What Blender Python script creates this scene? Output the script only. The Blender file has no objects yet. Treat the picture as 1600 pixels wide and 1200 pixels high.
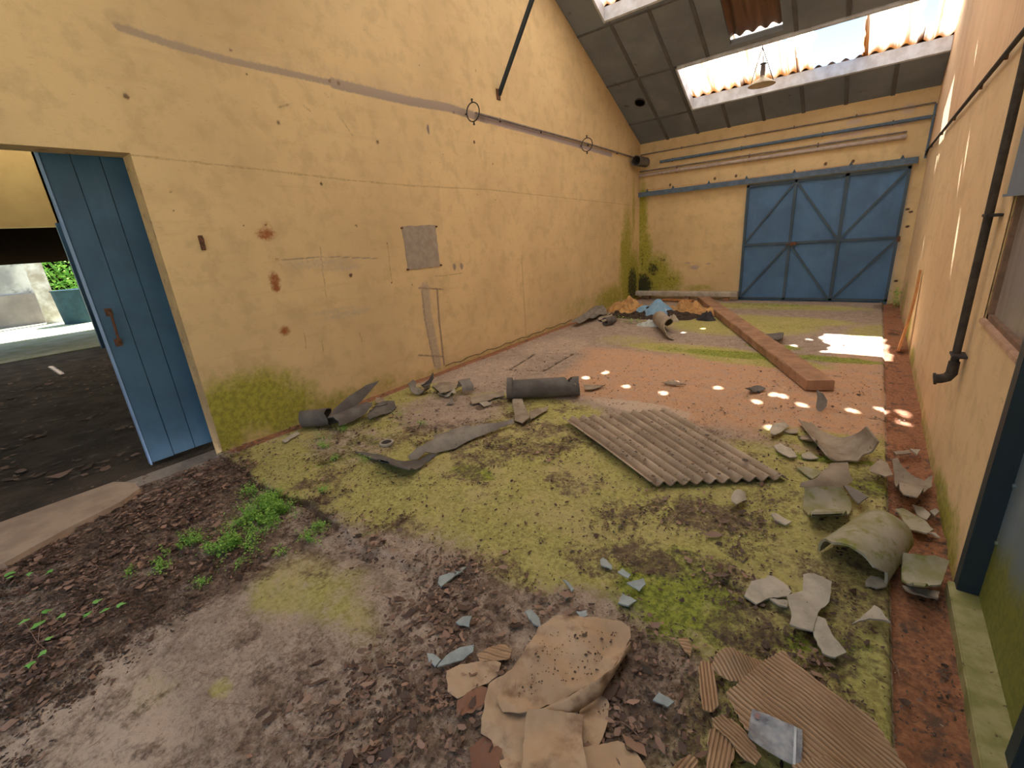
import bpy, bmesh, math, random
import numpy as np
from mathutils import Vector, Matrix, noise as mnoise
random.seed(7); rng = np.random.default_rng(7)
scn = bpy.context.scene
COL = scn.collection
# ---------------------------------------------------------------- camera
F_PX = 695.08
CAM = np.array([4.32230826, -10.39868316, 1.6])
R_ = np.array([[0.78865427, 0.6100483, -0.07658664],
               [0.13353496, -0.29154268, -0.94719126],
               [-0.60016069, 0.73677944, -0.31138915]])   # rows: image right, image down, forward
cd = bpy.data.cameras.new('camera'); cam = bpy.data.objects.new('camera', cd); COL.objects.link(cam)
cd.sensor_width = 36; cd.lens = 36 * F_PX / 1600; cd.clip_start = 0.02; cd.clip_end = 300
M = Matrix.Identity(4)
for i in range(3):
    M[i][0] = R_[0][i]; M[i][1] = -R_[1][i]; M[i][2] = -R_[2][i]; M[i][3] = CAM[i]
cam.matrix_world = M
scn.camera = cam
# ---------------------------------------------------------------- world, sun, exposure
SUN_D = np.array([0.2025, -0.59, -1.0])           # direction the sunlight travels
w = bpy.data.worlds.new('sky'); scn.world = w; w.use_nodes = True
nt = w.node_tree; nt.nodes.clear()
wo = nt.nodes.new('ShaderNodeOutputWorld'); bg = nt.nodes.new('ShaderNodeBackground')
tc = nt.nodes.new('ShaderNodeTexCoord'); sx = nt.nodes.new('ShaderNodeSeparateXYZ')
cr = nt.nodes.new('ShaderNodeValToRGB')
cr.color_ramp.elements[0].position = 0.0; cr.color_ramp.elements[0].color = (0.95, 0.93, 0.90, 1)
cr.color_ramp.elements[1].position = 0.35; cr.color_ramp.elements[1].color = (0.30, 0.56, 0.84, 1)
cl = nt.nodes.new('ShaderNodeTexNoise'); cl.inputs['Scale'].default_value = 3.2; cl.inputs['Detail'].default_value = 5
clr = nt.nodes.new('ShaderNodeMapRange'); clr.interpolation_type = 'SMOOTHSTEP'; clr.inputs[1].default_value = .50; clr.inputs[2].default_value = .64
cmx = nt.nodes.new('ShaderNodeMix'); cmx.data_type = 'RGBA'; cmx.inputs[7].default_value = (1.15, 1.13, 1.1, 1)
nt.links.new(tc.outputs['Generated'], sx.inputs[0]); nt.links.new(sx.outputs['Z'], cr.inputs[0])
nt.links.new(tc.outputs['Generated'], cl.inputs['Vector']); nt.links.new(cl.outputs['Fac'], clr.inputs[0]); nt.links.new(clr.outputs[0], cmx.inputs[0])
nt.links.new(cr.outputs[0], cmx.inputs[6]); nt.links.new(cmx.outputs[2], bg.inputs[0]); bg.inputs[1].default_value = 2.3
nt.links.new(bg.outputs[0], wo.inputs[0])
sl = bpy.data.lights.new('sun', 'SUN'); sl.energy = 36; sl.angle = math.radians(0.55); sl.color = (1.0, 0.965, 0.90)
so = bpy.data.objects.new('sun', sl); COL.objects.link(so)
so.rotation_euler = Vector(SUN_D).to_track_quat('-Z', 'Y').to_euler(); so.location = (0, 0, 12)
scn.view_settings.view_transform = 'Standard'; scn.view_settings.look = 'None'
scn.view_settings.gamma = 1; scn.view_settings.use_curve_mapping = False
scn.view_settings.exposure = -0.22
scn.cycles.max_bounces = 10; scn.cycles.diffuse_bounces = 8; scn.cycles.transmission_bounces = 6
scn.cycles.sample_clamp_indirect = 12

# ---------------------------------------------------------------- dimensions (metres)
W = 4.812            # room width, left wall x=0, right wall x=W, far wall y=0
ZE = 3.311           # eave height at the far wall, roof rises 1:2 towards the ridge
RIDGE = -6.0
YN = -12.6           # near wall
XG = 4.585           # left edge of the side channel
def zroof(y):
    y = np.asarray(y, float)
    return np.where(y > RIDGE, ZE - 0.5 * y, ZE - 0.5 * RIDGE + 0.5 * (y - RIDGE))

# ---------------------------------------------------------------- surveying helpers
def ray(u, v): return R_.T @ np.array([(u - 800) / F_PX, (v - 600) / F_PX, 1.0])
def pl(u, v, n, d):
    r = ray(u, v); n = np.array(n, float); return CAM + (d - n @ CAM) / (n @ r) * r
def fl(u, v, z=0.0): return pl(u, v, (0, 0, 1), z)
def lw(u, v, x=0.0): return pl(u, v, (1, 0, 0), x)
def rw(u, v, x=W): return pl(u, v, (1, 0, 0), x)
def fw(u, v, y=0.0): return pl(u, v, (0, 1, 0), y)
def vmap(P): return Vector((float(P[0]), float(P[1]), float(P[2])))

# ---------------------------------------------------------------- numpy value noise
def _h(ix, iy, s):
    n = (ix.astype(np.int64) * 374761393 + iy.astype(np.int64) * 668265263 + s * 1442695041) & 0x7fffffff
    n = ((n ^ (n >> 13)) * 1274126177) & 0x7fffffff
    return ((n ^ (n >> 16)) & 0xffff) / 65535.0
def vn(x, y, s=0):
    ix = np.floor(x); iy = np.floor(y); fx = x - ix; fy = y - iy
    fx = fx * fx * (3 - 2 * fx); fy = fy * fy * (3 - 2 * fy)
    a = _h(ix, iy, s); b = _h(ix + 1, iy, s); c = _h(ix, iy + 1, s); d = _h(ix + 1, iy + 1, s)
    return (a * (1 - fx) + b * fx) * (1 - fy) + (c * (1 - fx) + d * fx) * fy
def fbm(x, y, sc, o=4, s=0):
    t = 0; a = 1; n = 0; x = np.asarray(x, float) * sc; y = np.asarray(y, float) * sc
    for i in range(o):
        t = t + a * vn(x, y, s + i * 17); n += a; a *= .55; x = x * 2.03 + 5.1; y = y * 2.03 + 1.7
    return t / n
def sst(a, b, x): t = np.clip((x - a) / (b - a), 0, 1); return t * t * (3 - 2 * t)

# ---------------------------------------------------------------- materials
MATS = {}
class N:
    def __init__(s, name):
        s.m = bpy.data.materials.new(name); s.m.use_nodes = True; s.t = s.m.node_tree
        s.b = s.t.nodes['Principled BSDF']; s.out = s.t.nodes['Material Output']
    def n(s, typ, **k):
        a = s.t.nodes.new(typ)
        for q, v in k.items(): setattr(a, q, v)
        return a
    def l(s, a, b): s.t.links.new(a, b)
    def val(s, sock, v):
        if hasattr(v, 'is_linked') or isinstance(v, bpy.types.NodeSocket): s.l(v, sock)
        else: sock.default_value = v
    def pos(s):
        if not hasattr(s, '_p'): s._p = s.n('ShaderNodeTexCoord').outputs['Object']
        return s._p
    def noise(s, sc, det=4, rough=.55, vec=None, stretch=None, dist=0):
        t = s.n('ShaderNodeTexNoise'); t.inputs['Scale'].default_value = sc; t.inputs['Detail'].default_value = det
        t.inputs['Roughness'].default_value = rough; t.inputs['Distortion'].default_value = dist
        v = vec or s.pos()
        if stretch:
            mp = s.n('ShaderNodeMapping'); mp.inputs['Scale'].default_value = stretch; s.l(v, mp.inputs[0]); v = mp.outputs[0]
        s.l(v, t.inputs['Vector']); return t.outputs['Fac']
    def mth(s, op, a, b=0.0, c=0.0, clamp=False):
        t = s.n('ShaderNodeMath', operation=op, use_clamp=clamp)
        s.val(t.inputs[0], a); s.val(t.inputs[1], b); s.val(t.inputs[2], c); return t.outputs[0]
    def ss(s, v, a, b):
        t = s.n('ShaderNodeMapRange', interpolation_type='SMOOTHSTEP')
        s.val(t.inputs[0], v); t.inputs[1].default_value = a; t.inputs[2].default_value = b; return t.outputs[0]
    def mix(s, f, a, b, blend='MIX'):
        t = s.n('ShaderNodeMix', data_type='RGBA', blend_type=blend)
        s.val(t.inputs[0], f)
        for i, c in ((6, a), (7, b)):
            if isinstance(c, tuple): t.inputs[i].default_value = (*c[:3], 1)
            else: s.l(c, t.inputs[i])
        return t.outputs[2]
    def bump(s, h, strength=.4, dist=.01):
        t = s.n('ShaderNodeBump'); t.inputs['Strength'].default_value = strength; t.inputs['Distance'].default_value = dist
        s.l(h, t.inputs['Height']); s.l(t.outputs[0], s.b.inputs['Normal'])
    def attr(s, name):
        t = s.n('ShaderNodeAttribute'); t.attribute_name = name; return t
    def col(s, c): s.l(c, s.b.inputs['Base Color']) if not isinstance(c, tuple) else s.b.inputs['Base Color'].__setattr__('default_value', (*c[:3], 1))
def simple(name, c1, c2=None, rough=.8, sc=8, c3=None, sc3=40, th3=(.62, .72), bump=.3, bd=.004, metal=0, stretch=None, lo=.35, hi=.65, groove=None):
    a = N(name); c2 = c2 or tuple(x * .75 for x in c1)
    f = a.ss(a.noise(sc, 6, .6, stretch=stretch), lo, hi); c = a.mix(f, c1, c2)
    if c3: c = a.mix(a.ss(a.noise(sc3, 5, .6), *th3), c, c3)
    if groove: c = a.mix(a.mth('MULTIPLY', a.attr('rnd').outputs['Fac'], groove[0]), c, groove[1])  # grooves coloured darker: dirt plus valley shade painted in
    a.col(c); a.b.inputs['Roughness'].default_value = rough; a.b.inputs['Metallic'].default_value = metal; a.b.inputs['Specular IOR Level'].default_value = 0 if name.startswith('dark_timber') else .3
    if bump: a.bump(a.noise(sc * 6, 5, .6), bump, bd)
    MATS[name] = a.m; return a.m

def plaster(name, ya, yb, speck=True):
    a = N(name)
    big = a.noise(.9, 5, .6); mid = a.noise(5, 6, .62)
    c = a.mix(a.ss(big, .35, .68), ya, yb)
    c = a.mix(a.mth('MULTIPLY', a.ss(mid, .46, .66), .5), c, tuple(x * .82 for x in yb))
    st = a.noise(3, 5, .6, stretch=(1, .35, 3.5))
    c = a.mix(a.mth('MULTIPLY', a.ss(st, .55, .72), .28), c, (.52, .36, .19))
    gr = a.noise(28, 5, .7, stretch=(1, .5, 2)); c = a.mix(a.mth('MULTIPLY', a.ss(gr, .58, .74), .55), c, (.38, .27, .15))
    ov = a.attr('ov'); al = a.mth('ADD', ov.outputs['Alpha'], a.mth('MULTIPLY', a.mth('SUBTRACT', a.noise(34, 6, .7), .5), a.mth('MULTIPLY', a.ss(ov.outputs['Alpha'], .02, .4), 1.3)))
    c = a.mix(a.ss(al, .12, .8), c, ov.outputs['Color'])
    mk = a.attr('mk'); sp = a.n('ShaderNodeSeparateColor'); a.l(mk.outputs['Color'], sp.inputs[0])
    mo = a.mth('ADD', sp.outputs[0], a.mth('MULTIPLY', a.mth('SUBTRACT', a.noise(9, 8, .72), .5), 1.0))
    mcol = a.mix(a.ss(a.noise(22, 6, .7), .4, .62), (.38, .36, .035), (.21, .22, .02))
    c = a.mix(a.mth('MULTIPLY', a.mth('MULTIPLY', a.ss(mo, .22, .85), a.ss(sp.outputs[0], .0, .35)), .93), c, mcol)
    dk = a.mth('ADD', sp.outputs[1], a.mth('MULTIPLY', a.mth('SUBTRACT', a.noise(16, 7, .7), .5), 1.1))
    c = a.mix(a.mth('MULTIPLY', a.ss(dk, .42, .66), a.ss(sp.outputs[1], .04, .3)), c, (.035, .04, .012))
    if speck:
        v = a.n('ShaderNodeTexVoronoi'); v.inputs['Scale'].default_value = 3.2; a.l(a.pos(), v.inputs['Vector'])
        r = a.n('ShaderNodeSeparateColor'); a.l(v.outputs['Color'], r.inputs[0])
        hit = a.mth('MULTIPLY', a.mth('LESS_THAN', v.outputs['Distance'], .028), a.mth('LESS_THAN', r.outputs[0], .42))
        c = a.mix(a.mth('MULTIPLY', hit, .75), c, (.13, .07, .03))
        sc_ = a.ss(a.noise(60, 4, .6, stretch=(.15, .12, 1.6)), .70, .76)
        c = a.mix(a.mth('MULTIPLY', sc_, a.mth('MULTIPLY', a.ss(mid, .5, .6), .5)), c, (.25, .17, .09))
    a.col(c); a.b.inputs['Roughness'].default_value = .82
    a.bump(a.mth('ADD', a.noise(14, 8, .7), a.mth('MULTIPLY', al, -.25)), .35, .012)
    return a.m
M_wall = plaster('ochre_plaster', (.70, .53, .29), (.60, .45, .25))
M_wall_r = plaster('ochre_plaster_side', (.76, .565, .34), (.70, .50, .295), speck=False)
M_beyond = simple('ochre_wall_beyond', (.80, .58, .22), (.72, .50, .19), sc=2)

def floor_mat():
    a = N('mossy_concrete')
    A = a.attr('fa'); B = a.attr('fb')
    sa = a.n('ShaderNodeSeparateColor'); a.l(A.outputs['Color'], sa.inputs[0])
    sb = a.n('ShaderNodeSeparateColor'); a.l(B.outputs['Color'], sb.inputs[0])
    n1 = a.noise(2.2, 8, .66); n2 = a.noise(9, 8, .7); n3 = a.noise(45, 6, .7); n4 = a.noise(140, 4, .7)
    def thr(m, n, k, lo, hi): return a.mth('MULTIPLY', a.ss(a.mth('ADD', m, a.mth('MULTIPLY', a.mth('SUBTRACT', n, .5), k)), lo, hi), a.ss(m, .02, .2))
    c = a.mix(a.ss(n2, .38, .64), (.50, .40, .335), (.34, .27, .22))
    c = a.mix(a.mth('MULTIPLY', a.ss(n3, .46, .66), .65), c, (.20, .145, .115)); c = a.mix(a.mth('MULTIPLY', a.ss(n4, .48, .62), .45), c, (.15, .105, .085))
    org = a.mix(a.ss(n2, .4, .62), (.60, .35, .21), (.52, .35, .25)); org = a.mix(a.mth('MULTIPLY', a.ss(n3, .5, .7), .5), org, (.30, .17, .115))
    c = a.mix(thr(sa.outputs[2], a.mth('ADD', a.mth('MULTIPLY', n1, .5), a.mth('MULTIPLY', n2, .5)), 1.3, .15, .95), c, org)
    c = a.mix(thr(A.outputs['Alpha'], n2, 1.2, .4, .8), c, (.58, .46, .37))
    ms = a.mix(a.ss(n3, .36, .62), (.52, .50, .16), (.32, .295, .085)); ms = a.mix(a.mth('MULTIPLY', a.ss(n1, .45, .65), .55), ms, (.55, .46, .23))
    c = a.mix(a.mth('MULTIPLY', thr(sa.outputs[0], a.mth('ADD', a.mth('MULTIPLY', n2, .6), a.mth('MULTIPLY', n3, .4)), 1.5, .28, .72), .93), c, ms)
    gr = a.mix(a.ss(n3, .4, .6), (.32, .38, .045), (.13, .18, .02))
    c = a.mix(a.mth('MULTIPLY', thr(sb.outputs[1], n2, 1.3, .4, .75), .9), c, gr)
    soil = a.mix(a.ss(n3, .38, .62), (.20, .135, .10), (.095, .062, .046)); soil = a.mix(a.ss(n4, .58, .68), soil, (.30, .19, .13))
    sn = a.mth('ADD', a.mth('MULTIPLY', n2, .62), a.mth('MULTIPLY', n3, .38))
    c = a.mix(a.mth('MULTIPLY', thr(sa.outputs[1], sn, 2.0, .42, .86), .88), c, soil)
    rb = a.mix(a.ss(n3, .35, .65), (.43, .19, .095), (.22, .095, .055)); rb = a.mix(a.ss(n2, .52, .66), rb, (.12, .075, .055))
    c = a.mix(thr(sb.outputs[2], n2, .5, .35, .65), c, rb)
    c = a.mix(a.mth('MULTIPLY', thr(sb.outputs[0], n2, 2.4, .4, 1.0), .85), c, (.07, .045, .03))
    cr = a.n('ShaderNodeTexVoronoi', feature='DISTANCE_TO_EDGE'); cr.inputs['Scale'].default_value = 26
    dv = a.n('ShaderNodeMix', data_type='RGBA', blend_type='ADD'); dv.inputs[0].default_value = .12
    tn = a.n('ShaderNodeTexNoise'); tn.inputs['Scale'].default_value = 12; a.l(a.pos(), tn.inputs[0])
    a.l(a.pos(), dv.inputs[6]); a.l(tn.outputs['Color'], dv.inputs[7]); a.l(dv.outputs[2], cr.inputs['Vector'])
    ck = a.mth('MULTIPLY', a.ss(cr.outputs['Distance'], .05, .0), B.outputs['Alpha'])
    c = a.mix(a.mth('MULTIPLY', ck, .8), c, (.05, .035, .025))
    a.col(c); a.b.inputs['Roughness'].default_value = .88
    h = a.mth('ADD', a.mth('MULTIPLY', n2, .6), a.mth('ADD', a.mth('MULTIPLY', n3, .5), a.mth('MULTIPLY', n4, .22)))
    a.bump(a.mth('SUBTRACT', h, a.mth('MULTIPLY', ck, .5)), .7, .03)
    return a.m
M_floor = floor_mat()

def painted(name, base, moss=False, rust=.66, dark=None):
    a = N(name); n1 = a.noise(1.6, 5, .6); n2 = a.noise(30, 6, .7)
    c = a.mix(a.ss(n1, .35, .65), base, dark or tuple(x * .72 for x in base))
    c = a.mix(a.mth('MULTIPLY', a.ss(a.noise(6, 6, .7, stretch=(1, 1, .25)), .5, .75), .3), c, tuple(min(1, x * 1.35 + .03) for x in base))
    c = a.mix(a.ss(n2, rust, rust + .05), c, (.16, .07, .03))
    if moss:
        sx = a.n('ShaderNodeSeparateXYZ'); a.l(a.pos(), sx.inputs[0])
        m = a.mth('ADD', a.ss(sx.outputs[2], moss, 0.0), a.mth('MULTIPLY', a.mth('SUBTRACT', a.noise(3.5, 7, .65, stretch=(1, 1, .5)), .5), 1.0))
        c = a.mix(a.ss(m, .45, .85), c, a.mix(a.ss(n2, .4, .6), (.20, .205, .035), (.13, .15, .03)))
    a.col(c); a.b.inputs['Roughness'].default_value = .55; a.bump(a.noise(20, 6, .6), .25, .004); return a.m
M_gate = painted('blue_sheet_steel', (.07, .175, .36), rust=.70)
M_gate_dk = painted('dark_blue_steel', (.045, .085, .13), rust=.68)
M_door = painted('blue_painted_wood', (.06, .15, .265), rust=.69)
M_doorr = painted('blue_grey_sheet', (.16, .215, .275), moss=.75, rust=.74)
M_panel = painted('blue_grey_panel', (.16, .20, .27), rust=.75)
M_dkframe = painted('dark_blue_frame', (.012, .028, .042), rust=.76)
M_ceil = simple('grey_fibreboard', (.20, .225, .265), (.155, .175, .21), sc=1.6, c3=(.10, .07, .055), sc3=3.5, th3=(.64, .78), bump=.15)
M_sfr = simple('pale_blue_frame', (.60, .64, .74), (.45, .46, .52), sc=6)
M_roof = simple('brown_roofing', (.22, .12, .075), (.14, .08, .055), sc=3, stretch=(3, .4, .4))
M_fc = simple('grey_fibre_cement', (.27, .25, .225), (.17, .155, .145), sc=5, c3=(.11, .09, .075), sc3=24, th3=(.60, .72), bump=.35)
M_fcb = simple('brown_grey_fibre_cement', (.36, .305, .245), (.24, .195, .155), sc=6, c3=(.12, .085, .06), sc3=22, th3=(.62, .74))
M_fcd = simple('dark_fibre_cement', (.15, .14, .135), (.10, .09, .088), sc=6, c3=(.36, .29, .20), sc3=12, th3=(.68, .76))
M_fcp = simple('pale_fibre_cement', (.50, .46, .40), (.36, .33, .28), sc=9, c3=(.12, .09, .06), sc3=45, th3=(.64, .72))
M_fcm = simple('mossy_fibre_cement', (.40, .37, .31), (.24, .235, .11), sc=5, c3=(.20, .22, .05), sc3=14, th3=(.50, .68))
M_blue = simple('blue_grey_shard', (.36, .42, .45), (.27, .32, .34), sc=14, c3=(.13, .10, .08), sc3=70, th3=(.66, .72), rough=.65)
M_wood = simple('weathered_timber', (.40, .235, .15), (.26, .15, .095), sc=2.5, c3=(.13, .07, .045), sc3=9, th3=(.62, .72), stretch=(2, 2, 2))
M_wood2 = simple('reddish_plank', (.50, .24, .09), (.36, .16, .06), sc=5, stretch=(4, 4, .6))
M_rust = simple('rusty_iron', (.17, .075, .035), (.09, .05, .035), sc=30)
M_iron = simple('dark_iron', (.055, .045, .045), (.03, .028, .03), sc=20)
M_pipe = simple('grey_conduit', (.23, .20, .20), (.15, .13, .13), sc=14, c3=(.12, .06, .04), sc3=30)
M_pipeb = simple('blue_grey_conduit', (.12, .18, .27), (.09, .13, .19), sc=14)
M_pipew = simple('dull_white_tube', (.50, .42, .38), (.38, .31, .28), sc=14)
M_tar = simple('dark_brown_pipe', (.065, .052, .045), (.04, .033, .03), sc=20)
M_patch = simple('grey_backing', (.37, .32, .27), (.30, .255, .22), sc=12, c3=(.22, .10, .05), sc3=7, th3=(.66, .76))
M_foam = simple('ochre_foam', (.66, .40, .16), (.40, .22, .10), sc=12, bump=.8, bd=.02)
M_tarp = simple('blue_tarpaulin', (.24, .42, .60), (.17, .33, .52), sc=9, c3=(.48, .58, .66), sc3=14, th3=(.58, .75))
M_bag = simple('pale_plastic', (.55, .60, .60), (.38, .43, .44), sc=20, rough=.4)
M_black = simple('black_rag', (.035, .035, .045), (.06, .055, .07), sc=20)
M_enam = simple('cream_enamel', (.62, .52, .38), (.5, .40, .28), sc=10, rough=.4)
M_card = simple('brown_cardboard', (.52, .385, .27), (.42, .30, .205), sc=4, c3=(.25, .165, .115), sc3=9, th3=(.50, .70), bump=.2, bd=.003)
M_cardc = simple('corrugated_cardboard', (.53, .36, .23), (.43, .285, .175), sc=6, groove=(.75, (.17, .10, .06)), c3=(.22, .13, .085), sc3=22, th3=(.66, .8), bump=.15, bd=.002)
M_cardr = simple('reddish_cardboard', (.27, .14, .095), (.20, .10, .07), sc=6)
M_glass = simple('dirty_window_glass', (.34, .29, .27), (.25, .215, .205), sc=3, rough=.25, bump=.02, stretch=(1, 4, .6))
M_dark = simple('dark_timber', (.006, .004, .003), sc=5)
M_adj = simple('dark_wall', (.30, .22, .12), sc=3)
M_outw = simple('stained_render', (.50, .50, .49), (.22, .22, .23), sc=.9, c3=(.18, .18, .18), sc3=2.2, th3=(.56, .7))
M_outb = simple('grey_plinth', (.25, .22, .21), (.18, .155, .15), sc=1.5)
M_post = simple('pale_post', (.66, .63, .60), (.35, .30, .24), sc=2)
M_sheetb = simple('bright_blue_sheet', (.10, .26, .70), (.08, .22, .6), sc=4)
M_teal = simple('teal_tank', (.02, .055, .075), (.015, .04, .055), sc=4)
M_ground = simple('pale_ground', (.50, .48, .36), (.34, .35, .18), sc=2, sc3=14, c3=(.2, .24, .07))
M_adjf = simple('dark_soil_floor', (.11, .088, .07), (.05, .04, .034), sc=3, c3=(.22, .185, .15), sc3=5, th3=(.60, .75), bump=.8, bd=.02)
M_thresh = simple('worn_cement_threshold', (.50, .385, .30), (.40, .30, .23), sc=5, c3=(.22, .15, .11), sc3=18, th3=(.64, .76))
M_kerb = simple('mossy_kerb', (.36, .33, .17), (.22, .22, .08), sc=10, c3=(.10, .075, .05), sc3=30)
def leafmat(name, c1, c2, tr=.25):
    a = N(name); at = a.attr('rnd'); a.col(a.mix(a.mth('POWER', at.outputs['Fac'], 1.6), c1, c2)); a.b.inputs['Roughness'].default_value = .6
    MATS[name] = a.m; return a.m
M_leaf = leafmat('weed_leaves', (.13, .32, .04), (.34, .58, .10))
M_ivy = leafmat('ivy_leaves', (.14, .42, .07), (.25, .55, .14))
M_dry = leafmat('dry_leaves', (.055, .03, .024), (.36, .225, .17))
M_crumb = leafmat('dark_crumbs', (.03, .018, .014), (.14, .075, .05))
M_pale = leafmat('pale_chips', (.30, .24, .18), (.62, .55, .46))
def sheet_mat():
    a = N('translucent_sheet'); t = a.t
    st = a.noise(1.0, 5, .65, stretch=(7, .9, .9)); st2 = a.noise(1.0, 4, .6, stretch=(18, .5, .5))
    c = a.mix(a.ss(st, .42, .72), (.80, .78, .73), (.50, .31, .14)); c = a.mix(a.mth('MULTIPLY', a.ss(st2, .46, .64), .85), c, (.20, .085, .025))
    at = a.attr('rnd'); c = a.mix(at.outputs['Fac'], c, (.13, .05, .012))
    tr = a.n('ShaderNodeBsdfTranslucent'); df = a.n('ShaderNodeBsdfDiffuse'); mx = a.n('ShaderNodeMixShader')
    a.l(c, tr.inputs[0]); a.l(c, df.inputs[0]); mx.inputs[0].default_value = .30
    a.l(tr.outputs[0], mx.inputs[1]); a.l(df.outputs[0], mx.inputs[2]); a.l(mx.outputs[0], a.out.inputs[0]); t.nodes.remove(a.b)
    return a.m
M_trans = sheet_mat()
def bag_mat():
    a = N('clear_plastic'); a.col(a.mix(a.ss(a.noise(18, 5, .6), .4, .65), (.24, .27, .35), (.46, .49, .55)))
    a.b.inputs['Roughness'].default_value = .25
    al = a.ss(a.noise(9, 3, .5), .35, .6); a.l(a.mth('ADD', a.mth('MULTIPLY', al, .35), .38), a.b.inputs['Alpha']); return a.m
M_clear = bag_mat()

# ---------------------------------------------------------------- object helpers
def tag(o, label=None, cat=None, group=None, kind=None):
    if label: o['label'] = label
    if cat: o['category'] = cat
    if group: o['group'] = group
    if kind: o['kind'] = kind
    return o
def empty(name, loc, label, cat, group=None):
    o = bpy.data.objects.new(name, None); COL.objects.link(o); o.location = loc; o.empty_display_size = .05
    bpy.context.view_layer.update() if False else None
    return tag(o, label, cat, group)
def obj(name, bm, mat, parent=None, smooth=False):
    me = bpy.data.meshes.new(name); bm.to_mesh(me); bm.free()
    for m in (mat if isinstance(mat, list) else [mat]): me.materials.append(m)
    if smooth:
        for p in me.polygons: p.use_smooth = True
    o = bpy.data.objects.new(name, me); COL.objects.link(o)
    if parent:
        o.parent = parent; o.matrix_parent_inverse = Matrix.Translation(parent.location).inverted()
    return o
def npobj(name, V, Fc, mat, parent=None, smooth=False, attrs=None):
    me = bpy.data.meshes.new(name)
    V = np.asarray(V, np.float32); Fc = np.asarray(Fc, np.int32)
    me.vertices.add(len(V)); me.vertices.foreach_set('co', V.ravel())
    k = Fc.shape[1]; me.loops.add(Fc.size); me.loops.foreach_set('vertex_index', Fc.ravel())
    me.polygons.add(len(Fc)); me.polygons.foreach_set('loop_start', np.arange(0, Fc.size, k, dtype=np.int32))
    me.polygons.foreach_set('loop_total', np.full(len(Fc), k, np.int32))
    if smooth: me.polygons.foreach_set('use_smooth', np.ones(len(Fc), bool))
    me.update(calc_edges=True)
    for n, (t, a) in (attrs or {}).items():
        at = me.attributes.new(n, t, 'POINT')
        at.data.foreach_set('color' if t == 'FLOAT_COLOR' else 'value', np.asarray(a, np.float32).ravel())
    me.materials.append(mat)
    o = bpy.data.objects.new(name, me); COL.objects.link(o)
    if parent:
        o.parent = parent; o.matrix_parent_inverse = Matrix.Translation(parent.location).inverted()
    return o
def solid(bm, t):
    """give an open surface a thickness t below its face side"""
    bmesh.ops.dissolve_degenerate(bm, dist=1e-4, edges=bm.edges[:]); bm.normal_update()
    vs = bm.verts[:]; fs = bm.faces[:]; bd = [e for e in bm.edges if len(e.link_faces) == 1]
    bdir = []
    for e in bd:
        l = e.link_loops[0]; bdir.append((l.vert, l.link_loop_next.vert))
    dup = {v: bm.verts.new(v.co - v.normal * t, v) for v in vs}
    for v, d_ in dup.items(): d_.co = v.co - v.normal * t
    for f in fs:
        try: bm.faces.new([dup[v] for v in reversed(f.verts)])
        except ValueError: pass
    for a, b in bdir:
        try: bm.faces.new((b, a, dup[a], dup[b]))
        except ValueError: pass
def add_box(bm, x0, x1, y0, y1, z0, z1, bev=0):
    r = bmesh.ops.create_cube(bm, size=1)['verts']
    for v in r:
        v.co = Vector(((x0 + x1) / 2 + v.co.x * (x1 - x0), (y0 + y1) / 2 + v.co.y * (y1 - y0), (z0 + z1) / 2 + v.co.z * (z1 - z0)))
    if bev:
        es = list({e for v in r for e in v.link_edges}); bmesh.ops.bevel(bm, geom=es, offset=bev, segments=2, affect='EDGES')
    return r
def bx(x0, x1, y0, y1, z0, z1, bev=0):
    bm = bmesh.new(); add_box(bm, x0, x1, y0, y1, z0, z1, bev); return bm
def add_tube(bm, pts, r, seg=8, cap=True):
    pts = [Vector(p) for p in pts]; rings = []; rr = r if isinstance(r, (list, tuple)) else [r] * len(pts)
    up = None
    for i, p in enumerate(pts):
        d = (pts[min(i + 1, len(pts) - 1)] - pts[max(i - 1, 0)]).normalized()
        if up is None: up = Vector((0, 0, 1)) if abs(d.z) < .9 else Vector((1, 0, 0))
        s = d.cross(up).normalized(); up = s.cross(d).normalized()
        rings.append([bm.verts.new(p + rr[i] * (math.cos(a) * s + math.sin(a) * up)) for a in [2 * math.pi * k / seg for k in range(seg)]])
    for a, b in zip(rings, rings[1:]):
        for k in range(seg): bm.faces.new((a[k], a[(k + 1) % seg], b[(k + 1) % seg], b[k]))
    if cap and len(pts) > 1: bm.faces.new(rings[0][::-1]); bm.faces.new(rings[-1])
def prism(bm, pts, z0, z1):
    a = [bm.verts.new((p[0], p[1], z0)) for p in pts]; b = [bm.verts.new((p[0], p[1], z1)) for p in pts]
    bm.faces.new(a[::-1]); bm.faces.new(b)
    for i in range(len(pts)): j = (i + 1) % len(pts); bm.faces.new((a[i], a[j], b[j], b[i]))
    bmesh.ops.recalc_face_normals(bm, faces=bm.faces[:])
def tube(pts, r, seg=8):
    bm = bmesh.new(); add_tube(bm, pts, r, seg); return bm
def add_bar(bm, p, q, w, t, side=(0, 0, 1)):
    """rectangular bar from p to q; w across, t thick along side x dir"""
    p = Vector(p); q = Vector(q); d = (q - p).normalized(); n = Vector(side); n = (n - n.dot(d) * d).normalized(); s = d.cross(n)
    vs = []
    for e in (p, q):
        for a, b in ((-1, 0), (1, 0), (1, 1), (-1, 1)): vs.append(bm.verts.new(e + s * a * w / 2 + n * b * t))
    for f in ((3, 2, 1, 0), (4, 5, 6, 7), (0, 1, 5, 4), (1, 2, 6, 5), (2, 3, 7, 6), (3, 0, 4, 7)): bm.faces.new([vs[i] for i in f])
def bar(p, q, w, t, side=(0, 0, 1)):
    bm = bmesh.new(); add_bar(bm, p, q, w, t, side); return bm
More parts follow.
